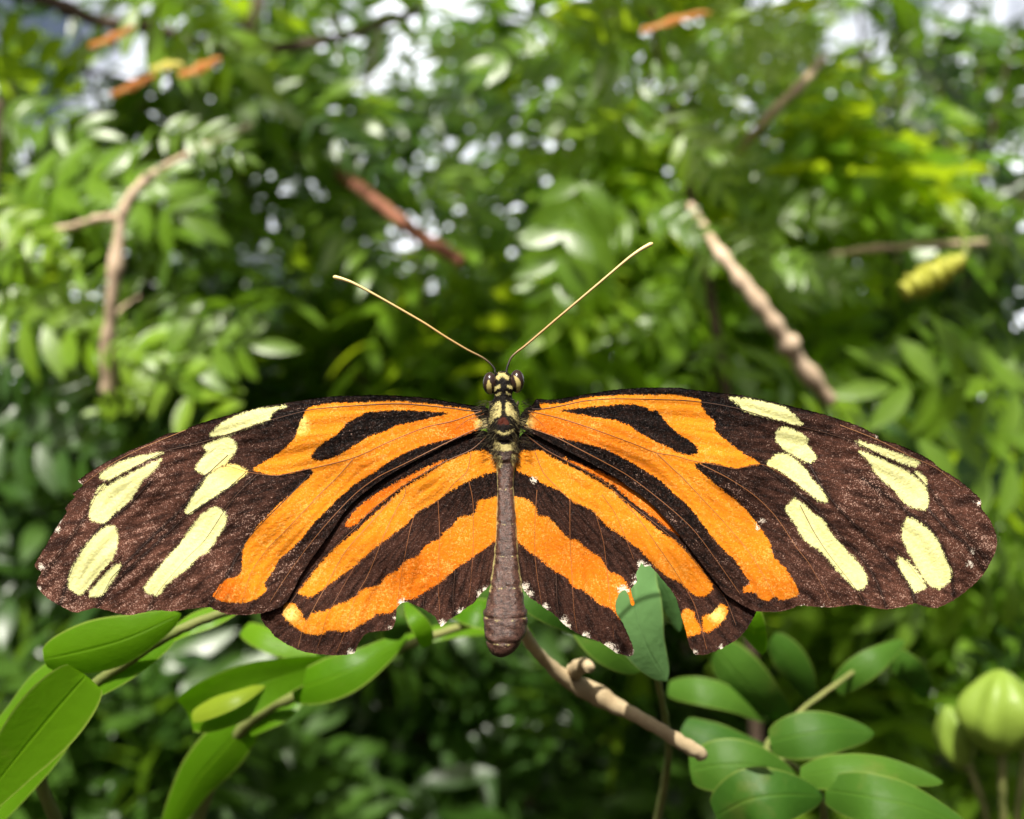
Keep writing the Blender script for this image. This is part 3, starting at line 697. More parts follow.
def frond_mesh(seed, L=0.13, pairs=7, ll=0.030, lw=0.0055, droop=0.4):
    r = random.Random(seed); parts = []
    path, rad = [], []
    for i in range(10):
        s = i / 9; path.append((L * s, 0.006 * math.sin(3 * s + seed), -droop * L * s * s * 0.6)); rad.append(0.0009 * (1 - 0.6 * s))
    parts.append(tube(path, rad, 5))
    for i in range(pairs):
        s = 0.16 + 0.82 * i / (pairs - 0.5); x = L * s; z = -droop * L * s * s * 0.6
        sz = (0.7 + 0.6 * math.sin(math.pi * (0.2 + 0.7 * s))) * r.uniform(0.85, 1.12)
        for sd in (-1, 1):
            if r.random() < 0.05: continue
            an = sd * (R(68 - 22 * s) + r.uniform(-0.16, 0.16))
            parts.append(leaflet(ll * sz, lw * sz * r.uniform(0.85, 1.15), r.uniform(0.05, 0.4), r.uniform(0.1, 0.35), 5, (x, 0.006 * math.sin(3 * s + seed), z), an, r.uniform(-0.15, 0.25), r.uniform(-0.4, 0.4)))
    parts.append(leaflet(ll * 0.95, lw, 0.2, 0.2, 5, (L, 0.006 * math.sin(3 + seed), -droop * L * 0.6), r.uniform(-0.2, 0.2), -0.3))
    return join(parts)

def mesh_data(name, VF, mat, var=0.5):
    me = bpy.data.meshes.new(name); me.from_pydata([tuple(v) for v in VF[0]], [], VF[1])
    me.polygons.foreach_set('use_smooth', [True] * len(me.polygons))
    at = me.attributes.new('var', 'FLOAT', 'POINT'); at.data.foreach_set('value', np.full(len(VF[0]), var, np.float32))
    me.materials.append(mat); me.update(); return me

FROND_VF = [frond_mesh(i, rng.uniform(0.11, 0.15), rng.randint(6, 8), rng.uniform(0.026, 0.034), rng.uniform(0.0040, 0.0054), rng.uniform(0.15, 0.7)) for i in range(7)]
BIG_VF = [frond_mesh(40 + i, rng.uniform(0.12, 0.15), rng.randint(5, 6), rng.uniform(0.036, 0.044), rng.uniform(0.0064, 0.0082), rng.uniform(0.2, 0.6)) for i in range(4)]
FR = {m.name: [mesh_data('leaf', vf, m, rng.random()) for vf in FROND_VF] for m in (M_LEAF, M_LEAFY, M_LEAFD)}
FRB = {m.name: [mesh_data('leaf', vf, m, rng.random()) for vf in BIG_VF] for m in (M_LEAF, M_LEAFY, M_LEAFD)}

def basis(dr, up, roll=0.0):
    x = dr.normalized(); z = (up - x * up.dot(x)); z = z.normalized() if z.length > 1e-4 else x.orthogonal().normalized()
    y = z.cross(x); m = Matrix((x, y, z)).transposed()
    return m @ Matrix.Rotation(roll, 3, 'X')

def rand_dir(r, zlo=-0.6, zhi=0.5):
    a = r.uniform(0, 2 * math.pi); return Vector((math.cos(a), math.sin(a), r.uniform(zlo, zhi))).normalized()

GAPS = [(22,66,64,66),(438,160,46,32),(392,215,32,26),(268,240,34,34),(470,60,22,22),(945,40,14,12),(878,46,15,13),(1003,110,16,18),(905,92,14,12),(985,30,16,14),(965,80,12,10),(915,20,12,10),(700,300,12,10),(190,215,14,12),(60,330,10,10),(560,110,10,10),(760,205,10,10),(240,170,14,10),(330,240,12,12),(600,345,26,18),(345,70,18,18),(20,140,16,14),(850,130,14,14)]
def in_gap(p, grow=1.0):
    d = p[1] + D0; px = 512 + p[0] / (K * d); py = 409.5 - (p[2] - CAMZ) / (K * d)
    return any(((px - a) / c) ** 2 + ((py - b) / e) ** 2 < grow for a, b, c, e in GAPS)

def shrub(label, cx, cy, d, rw, rh, n, mat, seed, big=False, scale=1.0, rd=None, group='leafy shrubs behind the butterfly'):
    """a shrub whose crown is centred where (cx, cy) is seen at distance d; every compound leaf is a part"""
    r = random.Random(seed); c = P(cx, cy, d); k = K * d
    ax, az, ay = rw * k, rh * k, rd if rd else rw * k * 0.7
    base = Vector((c.x + r.uniform(-0.05, 0.05), c.y + 0.04, 0))
    root = thing('shrub', label, 'shrub', base, group)
    top = c + Vector((0, ay * 0.3, az * 0.3))
    parts = []
    mid = base.lerp(top, 0.55) + Vector((r.uniform(-0.04, 0.04), 0.03, 0))
    trunk = [Vector(p) for p in catmull3([base, mid, top], 8)]
    parts.append(tube(trunk, [0.007 * scale * (1 - 0.6 * i / len(trunk)) for i in range(len(trunk))], 8))
    tips = []
    for b in range(9):
        s = trunk[r.randint(len(trunk) // 2, len(trunk) - 1)]
        e = c + Vector((r.uniform(-1, 1) * ax, r.uniform(-0.8, 1) * ay, r.uniform(-1, 1) * az)) * 0.9
        m_ = s.lerp(e, 0.5) + Vector((0, 0, 0.12 * (e - s).length))
        br = [Vector(p) for p in catmull3([s, m_, e], 6)]
        parts.append(tube(br, [0.0028 * scale * (1 - 0.75 * i / len(br)) for i in range(len(br))], 6)); tips.append(br)
    V, F = join(parts)
    mk('trunk', V, F, M_BARK, root)
    lib = (FRB if big else FR)[mat.name]
    for i in range(n):
        br = r.choice(tips); q = r.choice(br[2:])
        p = q.lerp(c + Vector((r.gauss(0, 0.55) * ax, r.gauss(0, 0.5) * ay, r.gauss(0, 0.55) * az)), r.uniform(0.2, 0.95))
        if in_gap(p) and r.random() < 0.8: continue
        dr = (p - c); dr = Vector((dr.x / ax, dr.y / ay * 0.7, dr.z / az)) * 0.5 + rand_dir(r) * 0.8 + Vector((0, -0.15, -0.15))
        up = Vector((r.gauss(0, 0.45), r.gauss(-0.6, 0.5), 1))
        o = bpy.data.objects.new('leaf', r.choice(lib)); COL.objects.link(o); o.parent = root
        s = scale * r.uniform(0.75, 1.2)
        o.matrix_local = Matrix.Translation(p - base) @ basis(dr, up, r.uniform(-0.5, 0.5)).to_4x4() @ Matrix.Scale(s, 4)
    return root

def crown_tree(label, cx, cy, d, rw, rh, n, mat, seed, scale=1.6, name='tree', shade_over=None):
    r = random.Random(seed); c = P(cx, cy, d); k = K * d
    ax, az, ay = rw * k, rh * k, 0.35 + rw * k * 0.35
    base = Vector((c.x, c.y + 0.1, 0)); root = thing(name, label, 'tree', base, 'trees behind the shrubs')
    parts = []; top = c + Vector((0, 0, az * 0.8))
    trunk = [Vector(p) for p in catmull3([base, base.lerp(top, 0.5) + Vector((r.uniform(-.1, .1), 0, 0)), top], 10)]
    parts.append(tube(trunk, [0.035 * (1 - 0.75 * i / len(trunk)) for i in range(len(trunk))], 10))
    for b in range(12):
        s = trunk[r.randint(len(trunk) // 3, len(trunk) - 2)]
        e = c + Vector((r.uniform(-1, 1) * ax, r.uniform(-1, 1) * ay, r.uniform(-1, 1) * az)) * 0.85
        br = [Vector(p) for p in catmull3([s, s.lerp(e, 0.5) + Vector((0, 0, 0.1)), e], 6)]
        parts.append(tube(br, [0.010 * (1 - 0.75 * i / len(br)) for i in range(len(br))], 6))
    V, F = join(parts); mk('trunk', V, F, M_BARK, root)
    VV, FF, var = [], [], []; off = 0
    clumps = [c + Vector((r.uniform(-1, 1) * ax, r.uniform(-1, 1) * ay, r.uniform(-1, 1) * az)) for _ in range(max(8, n // 14))]
    for i in range(n):
        q = r.choice(clumps); p = q + Vector((r.gauss(0, .16), r.gauss(0, .16), r.gauss(0, .13)))
        if shade_over and i >= n - shade_over[0]:
            q = Vector((r.choice(shade_over[1]), r.choice(shade_over[2]), r.uniform(2.05, 2.3))); p = q + Vector((r.gauss(0, .10), r.gauss(0, .05), r.gauss(0, .05)))  # added fronds out of view overhead, set to shade the foliage behind
        elif in_gap(p, 1.2) and r.random() < 0.85: continue
        v, f = r.choice(FROND_VF)
        m = basis(rand_dir(r, -0.8, 0.3), Vector((r.gauss(0, .4), r.gauss(-0.3, .4), 1)), r.uniform(-.5, .5)) * (scale * r.uniform(0.7, 1.25))
        a = np.array([tuple(x) for x in v]) @ np.array(m).T + np.array(p)
        VV.append(a); FF += [tuple(j + off for j in x) for x in f]; off += len(a); var.append(np.full(len(a), r.random()))
    mk('crown', np.vstack(VV), FF, mat, root, True, {'var': np.concatenate(var)})  # tree foliage together with any added shading fronds
    return root

M_YOUNG = leaf_material('young fleshy leaf', (0.16, 0.26, 0.012), (0.34, 0.42, 0.03), (0.50, 0.66, 0.02), 0.42, 0.5, 0.3, vein=0.3)
# ------------------------------------------------------------------ THE PERCH AND THE NEAR PLANTS
t = thing('dry_twig', 'pale dry twig with a knot, carrying the butterfly and slanting down beside its tail', 'twig', P(700, 754, 0.119))
twig_part(t, [(506,418,0.0990),(504,450,0.0988),(503,500,0.0990),(507,560,0.1010),(516,615,0.108),(534,648,0.117),(566,678,0.121),(610,702,0.121),(655,727,0.120),(694,750,0.120),(706,757,0.121)], (5, 7.2), M_DRY, 'stem', ((0.60, 0.25), (0.65, 0.6), (0.70, 0.4), (1.0, -0.85)), 0.09, 14)
twig_part(t, [(574,672,0.121),(584,664,0.118),(590,668,0.116)], (9, 5), M_DRY, 'knot', (), 0.12)

# fleshy plant at the lower left
lp = thing('fleshy_plant', 'bright green plant with thick strap leaves under the left wing tip', 'plant', P(60, 830, 0.125), 'fleshy leaved plants below the wings')
twig_part(lp, [(60,830,0.128),(40,760,0.122),(90,690,0.117),(130,660,0.115),(175,632,0.113),(230,610,0.115),(300,590,0.120)], (7, 4), M_STALK, 'stem')
leaf_part(lp, [(44,659,0.110),(85,650,0.1095),(130,637,0.1095),(181,614,0.111)], 27, M_FLESH, roll=R(6), cup=0.18, thick=0.16, base=0.06, var=0.25)
leaf_part(lp, [(86,676,0.1065),(56,710,0.1065),(18,756,0.107),(-40,830,0.108)], 33, M_FLESH, roll=R(-10), cup=-0.20, thick=0.12, base=0.16, var=0.25)
leaf_part(lp, [(62,668,0.116),(35,690,0.117),(5,725,0.118),(-45,770,0.119)], 23, M_FLESH, roll=R(40), cup=0.15, base=0.15, var=0.9)
leaf_part(lp, [(172,636,0.116),(140,658,0.116),(105,682,0.116),(72,704,0.117)], 14, M_FLESH, roll=R(40), cup=0.2, base=0.10, var=0.9)
leaf_part(lp, [(238,606,0.121),(212,616,0.121),(185,627,0.120),(160,645,0.120)], 13, M_FLESH, roll=R(40), cup=0.1, base=0.1, var=1.0)
leaf_part(lp, [(84,690,0.117),(62,735,0.117),(20,790,0.118),(-10,830,0.118)], 15, M_FLESH, roll=R(35), cup=0.1, var=0.6)

mp = thing('fleshy_plant', 'green plant with folded yellow-edged leaves under the left hindwing', 'plant', P(190, 840, 0.15), 'fleshy leaved plants below the wings')
twig_part(mp, [(190,840,0.150),(225,750,0.146),(262,712,0.142),(310,690,0.139),(360,668,0.137),(420,640,0.138),(500,615,0.140)], (7, 4), M_STALK, 'stem')
leaf_part(mp, [(189,713,0.134),(225,698,0.132),(268,680,0.133),(335,660,0.139)], 27, M_FLESH, roll=R(2), cup=-0.35, thick=0.20, base=0.16, var=0.5)
leaf_part(mp, [(192,716,0.131),(212,707,0.130),(238,697,0.130),(268,682,0.133)], 11, M_YOUNG, roll=R(-40), cup=0.2, base=0.12, var=1.0, label='yellow-green rolled leaf edge')
leaf_part(mp, [(292,690,0.136),(325,680,0.134),(362,664,0.134),(408,634,0.138)], 22, M_FLESH, roll=R(-24), cup=0.18, base=0.12, var=0.7)
leaf_part(mp, [(248,720,0.144),(222,750,0.144),(193,785,0.145),(160,845,0.147)], 24, M_FLESH, roll=R(-6), cup=0.2, base=0.14, var=0.2)
leaf_part(mp, [(300,700,0.143),(285,712,0.142),(268,722,0.142),(250,735,0.143)], 9, M_FLESH, roll=R(40), base=0.1, var=0.95)
leaf_part(mp, [(244,628,0.150),(262,637,0.148),(285,648,0.147),(318,655,0.147)], 12, M_FLESH, roll=R(-35), base=0.15, var=0.95)
leaf_part(mp, [(428,646,0.125),(424,632,0.124),(415,618,0.124),(405,602,0.126)], 10, M_FLESH, roll=R(25), base=0.1, var=0.9, label='small yellow-green leaf peeping below the torn edge')
leaf_part(mp, [(392,640,0.134),(398,622,0.133),(402,606,0.134),(404,590,0.135)], 14, M_OVATE, roll=R(20), var=0.0)
leaf_part(mp, [(455,606,0.140),(478,612,0.138),(504,618,0.139),(535,640,0.142)], 17, M_FLESH, roll=R(-40), var=0.4)
leaf_part(mp, [(400,642,0.150),(430,634,0.148),(462,630,0.149),(490,633,0.150)], 9, M_FLESH, roll=R(-45), var=0.9)

# matt leaf seen through the torn right hindwing
bp = thing('broad_leaved_plant', 'plant with broad matt green leaves showing through the tear in the right hindwing', 'plant', P(655, 830, 0.15))
twig_part(bp, [(655,830,0.150),(668,760,0.140),(664,710,0.128),(655,670,0.121),(648,620,0.119),(640,560,0.119)], (4, 2.5), M_STALK, 'stem')
leaf_part(bp, [(641,548,0.113),(634,590,0.111),(644,640,0.111),(667,681,0.113)], 30, M_BLUE, roll=R(-14), cup=0.16, base=0.10, var=0.75)
leaf_part(bp, [(640,555,0.117),(655,575,0.116),(668,597,0.116),(679,632,0.117)], 16, M_BLUE, roll=R(32), cup=0.15, base=0.12, var=0.35)
leaf_part(bp, [(732,594,0.116),(742,612,0.114),(752,630,0.114),(763,655,0.116)], 17, M_FLESH, roll=R(28), cup=0.25, base=0.12, var=0.7)
leaf_part(bp, [(505,578,0.114),(530,596,0.112),(560,616,0.113),(604,640,0.118)], 15, M_OVATE, roll=R(-30), cup=0.2, base=0.12, var=0.1)
leaf_part(bp, [(575,600,0.130),(595,625,0.129),(615,650,0.129),(640,672,0.131)], 24, M_OVATE, roll=R(-20), cup=0.15, base=0.12, var=0.45)

# compound leaf low on the right
cp = thing('compound_leaf_plant', 'plant with rounded dark green leaflets in the lower right, beside the pods', 'plant', P(823, 840, 0.14))
twig_part(cp, [(823,840,0.142),(822,800,0.138),(800,770,0.140),(766,749,0.143),(800,712,0.150),(845,678,0.157),(897,643,0.166)], (4, 2), M_STALK, 'stem')
for sp, hw, ro, vr, m in (
    ([(770,742,0.137),(800,735,0.135),(835,731,0.135),(874,733,0.138)], 24, -35, 0.25, M_OVATE),
    ([(690,770,0.131),(722,765,0.129),(758,766,0.129),(796,776,0.132)], 27, -30, 0.1, M_OVATE),
    ([(800,776,0.129),(840,770,0.126),(890,770,0.126),(943,782,0.129)], 19, -48, 0.6, M_OVATE),
    ([(716,816,0.126),(748,800,0.123),(785,795,0.123),(824,796,0.127)], 31, -30, 0.25, M_OVATE),
    ([(826,790,0.126),(870,797,0.121),(920,808,0.120),(975,832,0.122)], 27, -40, 0.5, M_OVATE),
    ([(716,650,0.165),(735,672,0.162),(760,698,0.162),(792,722,0.165)], 27, 30, 0.35, M_OVATE),
    ([(770,640,0.176),(785,655,0.174),(800,678,0.174),(812,704,0.176)], 18, 30, 0.3, M_OVATE),
    ([(836,690,0.160),(856,672,0.158),(880,656,0.158),(905,640,0.162)], 14, -30, 0.8, M_OVATE),
    ([(890,655,0.166),(905,668,0.164),(918,682,0.165),(925,700,0.167)], 16, 30, 0.15, M_OVATE),
    ([(684,724,0.150),(710,736,0.148),(738,744,0.148),(768,749,0.150)], 17, -35, 0.2, M_OVATE),
    ([(668,688,0.165),(700,690,0.162),(735,700,0.162),(770,722,0.165)], 15, -35, 0.25, M_OVATE)):
    leaf_part(cp, sp, hw, m, roll=R(ro), cup=0.16, thick=0.05, base=0.10, var=vr)

# ribbed green pods on stalks, right edge
pp = thing('seed_pod_cluster', 'cluster of ribbed yellow-green pods on pale stalks at the right edge', 'seed pods', P(1005, 840, 0.16))
def pod(cx, cy, d, rx, ry, tilt, ribs):
    V, F = [], []; c = P(cx, cy, d); k = K * d; n, m = 26, 48
    for i in range(n + 1):
        s = i / n; rr = math.sin(math.pi * s) ** 0.62 * (1 - 0.18 * s)
        for j in range(m):
            a = 2 * math.pi * j / m; rb = 1 + 0.10 * math.cos(ribs * a + 0.9 * s) + 0.04 * math.sin(2 * a + 5 * s) + 0.03 * math.sin(9 * s + 3 * a)
            x, y, z = rr * rb * math.cos(a) * rx * k, rr * rb * math.sin(a) * rx * k, (s - 0.5) * 2 * ry * k
            V.append(c + Vector((x * math.cos(tilt) + z * math.sin(tilt), y, -x * math.sin(tilt) + z * math.cos(tilt))))
        if i:
            o = (i - 1) * m; F += [(o + j, o + m + j, o + m + (j + 1) % m, o + (j + 1) % m) for j in range(m)]
    mk('pod', V, F, M_POD, pp, True, {'var': np.full(len(V), rng.random())})
pod(998, 712, 0.200, 39, 43, 0.10, 6)
pod(955, 738, 0.208, 20, 34, -0.25, 5)
pod(1034, 716, 0.210, 30, 40, 0.25, 6)
for a in ([(968,764,0.206),(980,795,0.206),(992,840,0.208)], [(1002,752,0.200),(1002,790,0.201),(1004,840,0.204)], [(1026,752,0.207),(1020,795,0.206),(1014,840,0.206)]):
    twig_part(pp, a, (4.5, 3.5), M_STALK, 'stalk', ((0.02, 0.7),))

# ------------------------------------------------------------------ TWIGS, DEAD LEAVES AND BUD FURTHER BACK
def dry(label, paths, r, mat, d0, knots=((0.2, .35), (0.5, .4), (0.75, .3)), name='bare_twig'):
    t_ = thing(name, label, 'twig', P(*paths[0][0]))
    for i, p in enumerate(paths): twig_part(t_, p, r[i], mat, 'stem' if i == 0 else 'side_twig', knots, 0.12)
    return t_
dry('knobbly tan twig slanting down to the right wing from the upper right', [[(690,205,.40),(706,230,.36),(718,250,.335),(745,285,.33),(775,325,.33),(800,362,.335),(832,402,.34)]], [(4, 7)], M_TAN, .33, ((0.36, .5), (0.48, .7), (0.57, .8), (0.66, .5), (0.76, .8), (0.88, .5)))
dry('pale forked twig hanging upright at the left, above the left wing', [[(108,395,.37),(109,345,.365),(113,290,.36),(121,225,.36),(128,200,.36),(146,180,.365),(170,164,.38),(200,148,.41),(250,125,.5)], [(122,218,.36),(100,218,.362),(75,226,.37),(45,232,.385),(0,246,.43)], [(110,330,.364),(120,310,.37),(140,296,.38)]], [(7, 2), (4, 2), (2.5, 1)], M_TAN, .36, ((0.12, .5), (0.3, .5), (0.45, .4), (0.62, .5)))
dry('thick red-brown branch end in the dark hollow above the left antenna', [[(463,262,.46),(435,245,.465),(405,225,.48),(380,204,.54),(340,175,.75),(290,150,1.0)]], [(7, 6)], M_RED, .46, ((0.2, .15),))
dry('short bare tan twig slanting up between fronds at the upper right', [[(736,158,.45),(752,136,.40),(768,118,.39),(785,100,.39),(802,84,.40),(822,60,.46)]], [(4, 4.5)], M_DRY, .36)
dry('thin tan twig lying level behind the yellow bud', [[(780,270,.50),(800,264,.46),(850,252,.44),(900,247,.44),(965,244,.46),(1010,240,.52)]], [(3, 3.5)], M_DRY, .42)
dry('dark branch rising through the shade at the upper left', [[(-30,-20,.55),(60,5,.55),(100,22,.55),(150,28,.56),(230,50,.58),(330,40,.6),(420,10,.65)]], [(7, 4)], M_BARK, .55)

def dead(label, sp, hw, mat, roll, name='dead_leaf', cat='dead leaf'):
    V, F, LS = blade(sp, hw * 0.75, roll=R(roll), cup=0.5, thick=0.03, wave=0.25, twist=0.6, base=0.08)
    o = bpy.data.objects.new('x', None)
    ob = mk(name, V, F, mat, None, True, {'leafspot': np.array(LS), 'var': np.full(len(V), rng.random())})
    c = P(*sp[0]); ob.data.transform(Matrix.Translation(-c)); ob.location = c
    bpy.data.objects.remove(o)
    return tag(ob, label, cat)
dead('orange dead leaf topmost at the upper left, caught on a dark branch', [(88,45,.35),(105,38,.35),(120,32,.35),(136,26,.35)], 8, M_DEAD, -25)
dead('tan dead leaf lowest of the three at the upper left', [(110,94,.35),(125,86,.35),(140,80,.35),(158,75,.35)], 8, M_DEAD, -25)
dead('orange dead leaf touching the yellow leaf at the upper left', [(178,74,.35),(193,68,.35),(208,62,.35),(222,58,.35)], 9, M_DEAD, -25)
dead('yellow leaf between two orange dead leaves', [(150,68,.345),(160,64,.345),(172,63,.345),(184,66,.345)], 9, M_YLEAF, -30, 'yellow_leaf', 'leaf')
dead('pale orange dead leaf at the top edge above the bright fronds', [(640,30,.35),(662,22,.35),(686,15,.35),(712,12,.35)], 7, M_DEAD, -30)

# knobbly yellow-green bud, right
bu = thing('flower_bud', 'knobbly yellow-green bud hanging in the leaves at the right', 'bud', P(962, 262, .31))
V, F = tube([P(x, y, .31) for x, y in smooth_poly([(903,292),(910,288),(918,283),(927,280),(937,273),(947,268),(956,263),(963,259)], 6, False)],
            [K * .31 * (13 * (0.35 + 0.65 * math.sin(math.pi * min(1, 0.12 + i / 50))) * (1 + 0.22 * math.sin(i * 0.95) + 0.08 * math.sin(i * 2.3))) for i in range(43)], 14)
mk('bud', V, F, M_BUD, bu, True, {'var': np.full(len(V), 0.6)})
twig_part(bu, [(962,261,.31),(966,250,.312),(962,238,.315)], (3, 2.5), M_STALK, 'stalk')

# ------------------------------------------------------------------ SINGLE FRONDS NEAR ENOUGH TO COUNT
fp = thing('fern_leaved_shrub', 'shrub whose bright feathery fronds hang in the sun above the right wing', 'shrub', Vector((0.12, 0.36, 0)))
stem_pts = [(760,900,.46),(740,500,.46),(700,240,.46),(660,60,.45),(640,-60,.45)]
twig_part(fp, [(745, 3400, .46)] + stem_pts, (7, 4), M_BARK, 'stem', (), 0.04, 8, 12)
def frond(parent, px, py, d, tx, ty, td, size, mat, lib=FR, roll=0.0, up=(0, -0.55, 1)):
    a, b = P(px, py, d), P(tx, ty, td)
    o = bpy.data.objects.new('leaf', rng.choice(lib[mat.name])); COL.objects.link(o); o.parent = parent
    m = basis(b - a, Vector(up), R(abs(roll)) * (1 if b.x > a.x else -1)).to_4x4()     # upper side turned to the light
    s = (b - a).length / 0.15 * size
    o.matrix_local = Matrix.Translation(a - parent.location) @ m @ Matrix.Scale(s, 4)
    return o
for a in ((610,175,.40,545,300,.38,1.0,M_LEAF,FRB,-35),(632,150,.41,690,40,.41,1.0,M_LEAF,FR,20),(645,60,.42,480,30,.40,.95,M_LEAF,FRB,30),
          (640,-20,.42,560,60,.40,1.,M_LEAFY,FR,-60),(690,-15,.43,625,70,.41,1.,M_LEAFY,FRB,-60),(700,0,.42,790,70,.40,1.,M_LEAFY,FR,40),(650,-30,.44,600,40,.42,1.,M_LEAFY,FRB,-70),
          (650,110,.42,730,190,.40,1.,M_LEAFY,FR,30),(665,140,.43,800,160,.42,.95,M_LEAF,FR,45),(680,190,.43,620,270,.41,1.,M_LEAFY,FR,-45),
          (690,220,.42,800,290,.40,1.,M_LEAFY,FR,40),(680,90,.44,810,40,.43,1.,M_LEAFY,FR,45),(720,300,.43,850,270,.41,.95,M_LEAF,FRB,50),
          (640,210,.42,560,250,.41,1.,M_LEAF,FR,-30),(700,260,.44,650,350,.42,1.,M_LEAF,FR,-40),(660,30,.45,740,90,.44,1.,M_LEAFY,FR,20),
          (720,180,.45,840,220,.43,1.,M_LEAF,FR,50),(740,330,.44,690,400,.43,1.,M_LEAFY,FR,-40),(730,240,.44,880,190,.42,.9,M_LEAF,FR,40),
          (640,215,.35,735,232,.34,1.,M_LEAF,FR,30),(820,40,.37,735,70,.36,.9,M_LEAFY,FR,30),(700,150,.38,780,150,.37,.8,M_LEAFY,FR,30),(770,300,.40,870,240,.39,.9,M_LEAF,FR,35),(960,210,.40,1040,250,.39,1.,M_LEAF,FR,35),(870,420,.36,800,405,.335,.9,M_LEAFY,FRB,30),
          (590,165,.37,545,300,.36,1.1,M_LEAF,FRB,10),(560,20,.38,450,60,.37,.9,M_LEAF,FRB,5),(760,250,.37,900,290,.36,.9,M_LEAF,FR,20),(700,20,.37,760,75,.36,1.,M_LEAF,FRB,10),(840,60,.42,960,30,.41,.9,M_LEAF,FR,30),(860,120,.44,990,100,.43,.9,M_LEAFD,FR,30),(900,60,.5,1010,90,.5,1.,M_LEAFD,FR,30),
          (640,100,.46,540,150,.44,1.,M_LEAFY,FR,-30),(650,80,.45,520,100,.43,.9,M_LEAF,FR,25),(700,60,.46,760,140,.45,1.,M_LEAFY,FRB,-20),
          (720,20,.47,850,30,.45,1.,M_LEAFY,FR,30),(690,300,.45,600,330,.43,1.,M_LEAF,FR,35)):
    frond(fp, *a[:9], a[9])

rp = thing('fern_leaved_shrub', 'shrub with broad pale leaflets just above the right wing tip', 'shrub', Vector((0.24, 0.30, 0)))
twig_part(rp, [(1100,3800,.42),(1080,700,.42),(1060,480,.40),(1050,380,.39),(1040,250,.40)], (6, 4), M_BARK, 'stem', (), 0.04, 8, 12)
for a in ((1060,400,.37,870,370,.34,.9,M_LEAF,FRB,42),(1060,460,.36,900,470,.34,1.,M_LEAF,FRB,40),(1050,330,.40,930,330,.38,1.,M_LEAF,FR,40),(1070,280,.39,980,230,.37,1.,M_LEAF,FRB,30),
          (1060,520,.38,930,560,.36,1.,M_LEAF,FR,50),(1050,560,.40,900,620,.38,1.,M_LEAF,FRB,45),(1060,600,.40,960,690,.38,1.,M_LEAFD,FR,45),(1050,440,.43,850,440,.41,1.,M_LEAFD,FR,40)):
    frond(rp, *a[:9], a[9])

lfp = thing('fern_leaved_shrub', 'shrub with sunlit rounded leaflets around the forked twig at the left', 'shrub', Vector((-0.22, 0.34, 0)))
twig_part(lfp, [(-90,3800,.44),(-60,700,.44),(-30,420,.43),(-10,260,.42),(0,100,.42)], (6, 4), M_BARK, 'stem', (), 0.04, 8, 12)
for a in ((150,130,.37,260,150,.36,.9,M_LEAF,FR,30),(-20,200,.36,70,246,.35,.9,M_LEAFY,FRB,30),(160,400,.36,85,400,.345,.9,M_LEAFY,FRB,30),(90,350,.35,160,345,.34,.8,M_LEAFY,FRB,20),(300,110,.42,390,180,.42,.9,M_LEAFD,FR,30),
          (-20,220,.40,140,140,.38,1.,M_LEAFY,FRB,35),(-20,260,.41,110,260,.39,1.,M_LEAFY,FR,30),(-30,300,.41,100,340,.39,1.,M_LEAFY,FRB,40),(0,180,.42,120,200,.40,1.,M_LEAF,FR,35),
          (-10,120,.43,90,110,.41,1.,M_LEAF,FRB,35),(-30,340,.42,80,420,.40,1.,M_LEAFD,FR,45),(-30,420,.42,90,460,.40,1.,M_LEAFD,FRB,40),(20,160,.44,180,210,.42,1.,M_LEAF,FRB,40),
          (120,-30,.44,230,10,.42,1.,M_LEAFY,FR,30),(100,-20,.45,240,60,.43,1.,M_LEAFY,FRB,40),(130,330,.40,220,420,.37,1.,M_LEAFY,FRB,35),(110,360,.40,250,340,.38,1.,M_LEAF,FRB,45),(60,300,.43,190,300,.41,1.,M_LEAFY,FR,35)):
    frond(lfp, *a[:9], a[9])

# ------------------------------------------------------------------ SHRUBS AND TREES BEHIND
shrub('tall bright green feathery shrub at the upper right, behind the hanging fronds', 720, 160, .72, 190, 190, 95, M_LEAFY, 11)
shrub('mid green feathery shrub low at the right edge, behind the pods', 930, 560, .66, 150, 150, 90, M_LEAF, 12)
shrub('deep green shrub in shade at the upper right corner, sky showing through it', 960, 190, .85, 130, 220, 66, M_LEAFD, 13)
shrub('bright green feathery shrub at the upper left, behind the dead leaves', 130, 130, .72, 170, 180, 72, M_LEAF, 14)
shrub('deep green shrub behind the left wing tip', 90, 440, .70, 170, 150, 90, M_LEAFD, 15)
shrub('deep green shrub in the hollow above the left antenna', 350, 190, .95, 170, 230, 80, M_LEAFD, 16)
shrub('mid green shrub directly above the butterfly head', 480, 330, .78, 190, 120, 90, M_LEAF, 17)
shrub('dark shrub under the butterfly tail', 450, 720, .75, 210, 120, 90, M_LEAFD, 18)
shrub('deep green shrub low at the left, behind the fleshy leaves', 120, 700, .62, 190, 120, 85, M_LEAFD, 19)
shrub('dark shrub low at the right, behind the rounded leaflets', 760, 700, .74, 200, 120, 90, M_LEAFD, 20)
shrub('mid green shrub behind the right forewing', 830, 400, .82, 180, 130, 90, M_LEAF, 21)
shrub('mid green shrub behind the left forewing', 270, 430, .85, 170, 130, 85, M_LEAF, 22)

